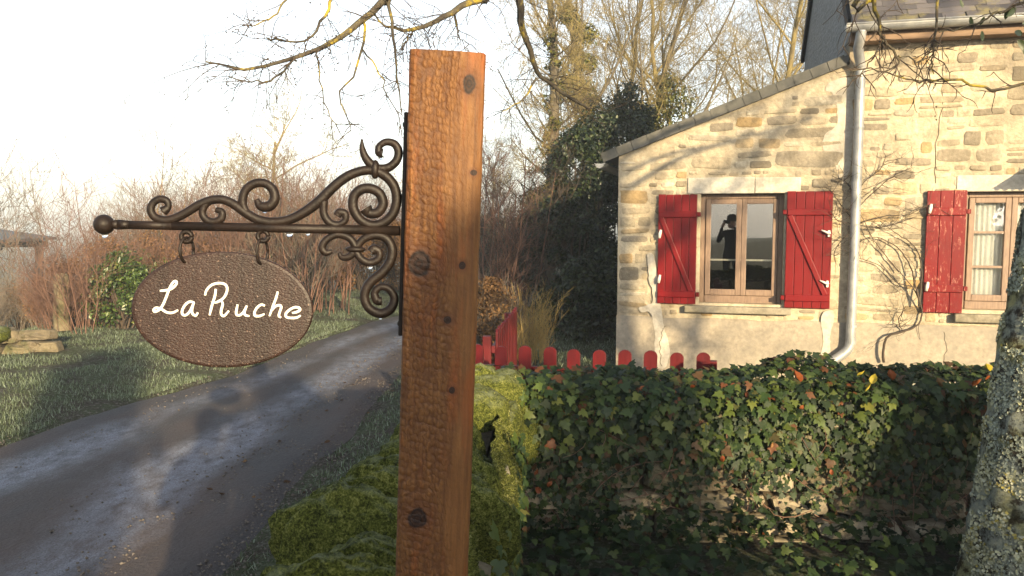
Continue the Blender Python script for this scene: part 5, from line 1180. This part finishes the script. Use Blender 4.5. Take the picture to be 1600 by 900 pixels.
link('limbs', mesh_np('limbs', np.concatenate(Vs), np.concatenate(Fs), smooth=True), MT['limb_bark'], lime)
V, F = tubes(TP, TR, 3); link('twigs', mesh_np('twigs', V, F), MT['twig_dark'], lime)
O8 = np.array([(1, 0, 0), (-1, 0, 0), (0, 1, 0), (0, -1, 0), (0, 0, 1), (0, 0, -1)], float); OF = np.array([(0, 2, 4), (2, 1, 4), (1, 3, 4), (3, 0, 4), (2, 0, 5), (1, 2, 5), (3, 1, 5), (0, 3, 5)])
FPn = np.array([tuple(p) for p in FP]); n = len(FPn); V = (FPn[:, None] + O8[None] * rng.uniform(.003, .005, n)[:, None, None]).reshape(-1, 3); F = (np.arange(n)[:, None, None] * 6 + OF[None]).reshape(-1, 3)
tag(link('fruits', mesh_np('fruits', V, F, smooth=True), MT['twig_dark'], lime), kind='stuff')
bl = mesh_np('leaf', LT[0][0] * 0 + np.array([(0, 0, 0), (0, .33, -.03), (0, .66, -.03), (0, 1, -.1), (.12, .1, .02), (.2, .35, .02), (.21, .5, .02), (.2, .65, .02), (.13, .82, 0), (.05, .93, 0), (-.12, .1, .02), (-.2, .35, .02), (-.21, .5, .02), (-.2, .65, .02), (-.13, .82, 0), (-.05, .93, 0)]), np.array([(0, 4, 1), (4, 5, 1), (5, 6, 1), (1, 6, 2), (6, 7, 2), (7, 8, 2), (8, 9, 3), (2, 8, 3), (0, 1, 10), (10, 1, 11), (11, 1, 12), (1, 2, 12), (12, 2, 13), (13, 2, 14), (14, 3, 15), (2, 3, 14)])); bl.materials.append(MT['branch_leaf'])
for (px, py, rot, sz) in [(1500, 0, 2.6, .03), (1516, 26, 2.8, .036), (1538, 26, 3.4, .03), (1534, 48, 2.9, .038), (1590, 62, 2.4, .06), (1585, 50, 1.6, .05), (1600, 64, 3.0, .05), (1597, 38, 1.2, .05), (1575, 12, 3.2, .04), (1604, 20, 2, .06), (1588, 12, 4, .05), (1600, 75, 2.6, .045)]:
    o = link('leaf', bl, None, lime); o.location = at(px, py, 2.8) - LO; o.scale = (sz,) * 3; o.rotation_euler = (R(80) + random.uniform(-.4, .4), rot, random.uniform(-.5, .5))

# ------------------------------------------------------------------ behind the camera: unseen laurels added to shade the foreground, and bare trees
for k, (x, y, h, w) in enumerate([(.95, -6.2, 4.0, .95), (2.7, -6.0, 3.4, 1.1), (4.2, -6.3, 3.35, 1.15), (5.8, -6.1, 3.0, 1.15), (7.4, -6.2, 3.2, 1.2), (9.0, -6.4, 3.3, 1.2)]):
    evergreen('shade_laurel', 0, 0, 'tall unseen laurel added to shade the foreground', h, w, 5200, 'laurel', .15, 46, 80 + k, .1, Vector((x, y, -.05)), 'laurels added for shade')
tree_proto('field', 91, 7.5, .15, kids=(11, 7, 5), ratio=(.5, .5, .5), angle=(50, 45, 45), start=.3, up=.06, wob=.16, rmin=.006)
place_tree('roadside_tree', 'field', Vector((6.6, -5.0, 0)), .4, 1.0, 'bare spreading tree standing among the added laurels', None, 'bark', 'twig_dark')
place_tree('roadside_tree', 'field', Vector((-4.6, -9.5, 0)), 2.4, .8, 'bare tree mirrored in the cottage window', None, 'bark', 'twig_dark')

# the photographer, mirrored in the window pane
person = empty('person', (0, -.42, 0)); tag(person, 'person in dark coat and hat holding up a phone before the cottage', 'person')
J = {'pel': (0, 0, .95, .15, .11), 'sp': (0, 0, 1.12, .14, .105), 'ch': (0, 0, 1.33, .165, .115), 'nk': (0, .01, 1.46, .07, .065), 'sl': (-.17, 0, 1.40, .075, .07), 'el': (-.27, .10, 1.18, .055, .052), 'wl': (-.13, .33, 1.52, .036, .034), 'sr': (.17, 0, 1.40, .075, .07), 'er': (.27, .10, 1.18, .055, .052), 'wr': (.13, .33, 1.52, .036, .034),
     'hl': (-.10, 0, .88, .095, .095), 'kl': (-.11, .03, .50, .065, .065), 'al': (-.11, 0, .10, .05, .05), 'tl': (-.12, .17, .05, .045, .04), 'hr': (.10, 0, .88, .095, .095), 'kr': (.11, .03, .50, .065, .065), 'ar': (.11, 0, .10, .05, .05), 'tr': (.12, .17, .05, .045, .04)}
ED = [('pel', 'sp'), ('sp', 'ch'), ('ch', 'nk'), ('ch', 'sl'), ('sl', 'el'), ('el', 'wl'), ('ch', 'sr'), ('sr', 'er'), ('er', 'wr'), ('pel', 'hl'), ('hl', 'kl'), ('kl', 'al'), ('al', 'tl'), ('pel', 'hr'), ('hr', 'kr'), ('kr', 'ar'), ('ar', 'tr')]
def skin_obj(name, J, ED, root, mat, parent):
    ks = list(J); me = bpy.data.meshes.new(name); me.from_pydata([J[k][:3] for k in ks], [(ks.index(a), ks.index(b)) for a, b in ED], []); o = link(name, me, mat, parent)
    m_ = o.modifiers.new('skin', 'SKIN'); me.skin_vertices.new() if not me.skin_vertices else None
    for i, k in enumerate(ks): me.skin_vertices[0].data[i].radius = J[k][3:5]; me.skin_vertices[0].data[i].use_root = (k == root)
    m_.use_smooth_shade = True; o.modifiers.new('sub', 'SUBSURF').levels = 1; o.modifiers['sub'].render_levels = 2; return o
body = skin_obj('body', J, ED, 'pel', MT['dark_cloth'], person)
V, F = lump(.078, .095, .118, 2.0, 24, 18); V = [Vector((x, y + (.012 if y > .06 and abs(x) < .02 and -.04 < z < .02 else 0), z)) + Vector((0, .045, 1.60)) for x, y, z in V]; hd = MB().add(V, F).build('head', MT['skin'], person, True)
for sx in (-1, 1): ball('ear', Vector((sx * .08, .035, 1.60)), .02, MT['skin'], hd, (.5, 1, 1.5), 8); ball('eye', Vector((sx * .03, .128, 1.61)), .009, MT['phone_black'], hd, (1.3, .6, .8), 8)
ball('nose', Vector((0, .145, 1.58)), .013, MT['skin'], hd, (.8, 1, 1.3), 8); ball('mouth', Vector((0, .132, 1.545)), .012, MT['hair'], hd, (1.8, .5, .4), 8)
V, F = lathe([(.105, 1.645), (.118, 1.66), (.115, 1.70), (.10, 1.76), (.05, 1.80)], 18); MB().add([(x, y + .035, z) for x, y, z in V], F).build('hat', MT['hair'], person, True)
for sx in (-1, 1):
    Jh = {'w': (sx * .13, .33, 1.52, .03, .028), 'p': (sx * .105, .375, 1.575, .03, .018)}; Eh = [('w', 'p')]
    for f, dz in enumerate((.03, .012, -.006, -.024)):
        a, b, c = 'a%d' % f, 'b%d' % f, 'c%d' % f
        Jh[a] = (sx * .10, .392, 1.585 + dz, .009, .009); Jh[b] = (sx * (.085 + .003 * f), .396, 1.60 + dz, .008, .008); Jh[c] = (sx * (.055 + .005 * f), .392, 1.605 + dz, .007, .007); Eh += [('p', a), (a, b), (b, c)]
    Jh['t1'] = (sx * .085, .37, 1.57, .010, .010); Jh['t2'] = (sx * .06, .372, 1.59, .009, .009); Eh += [('p', 't1'), ('t1', 't2')]
    skin_obj('hand', Jh, Eh, 'w', MT['skin'], body)
phone = MB().box(-.078, .078, -.004, .004, -.038, .038).build('phone', MT['phone_black'], None, bevel=.003); phone.location = (-.02, -.035, 1.635); tag(phone, 'black phone held sideways in both hands of the person', 'phone')

# ------------------------------------------------------------------ morning mist
hz_ = MB().box(-420, 420, -320, 420, -9, 12).build('haze', None); tag(hz_, 'thin white morning mist over the fields', 'mist', kind='stuff')
g = G('haze'); g.nt.nodes.remove(g.b); vo = g.n('VolumePrincipled', {'Color': (.86, .94, 1.0), 'Density': .0026, 'Anisotropy': .1}); g.nt.links.new(vo.outputs[0], g.nt.nodes['Material Output'].inputs['Volume'])
hz_.data.materials.clear(); hz_.data.materials.append(g.m)
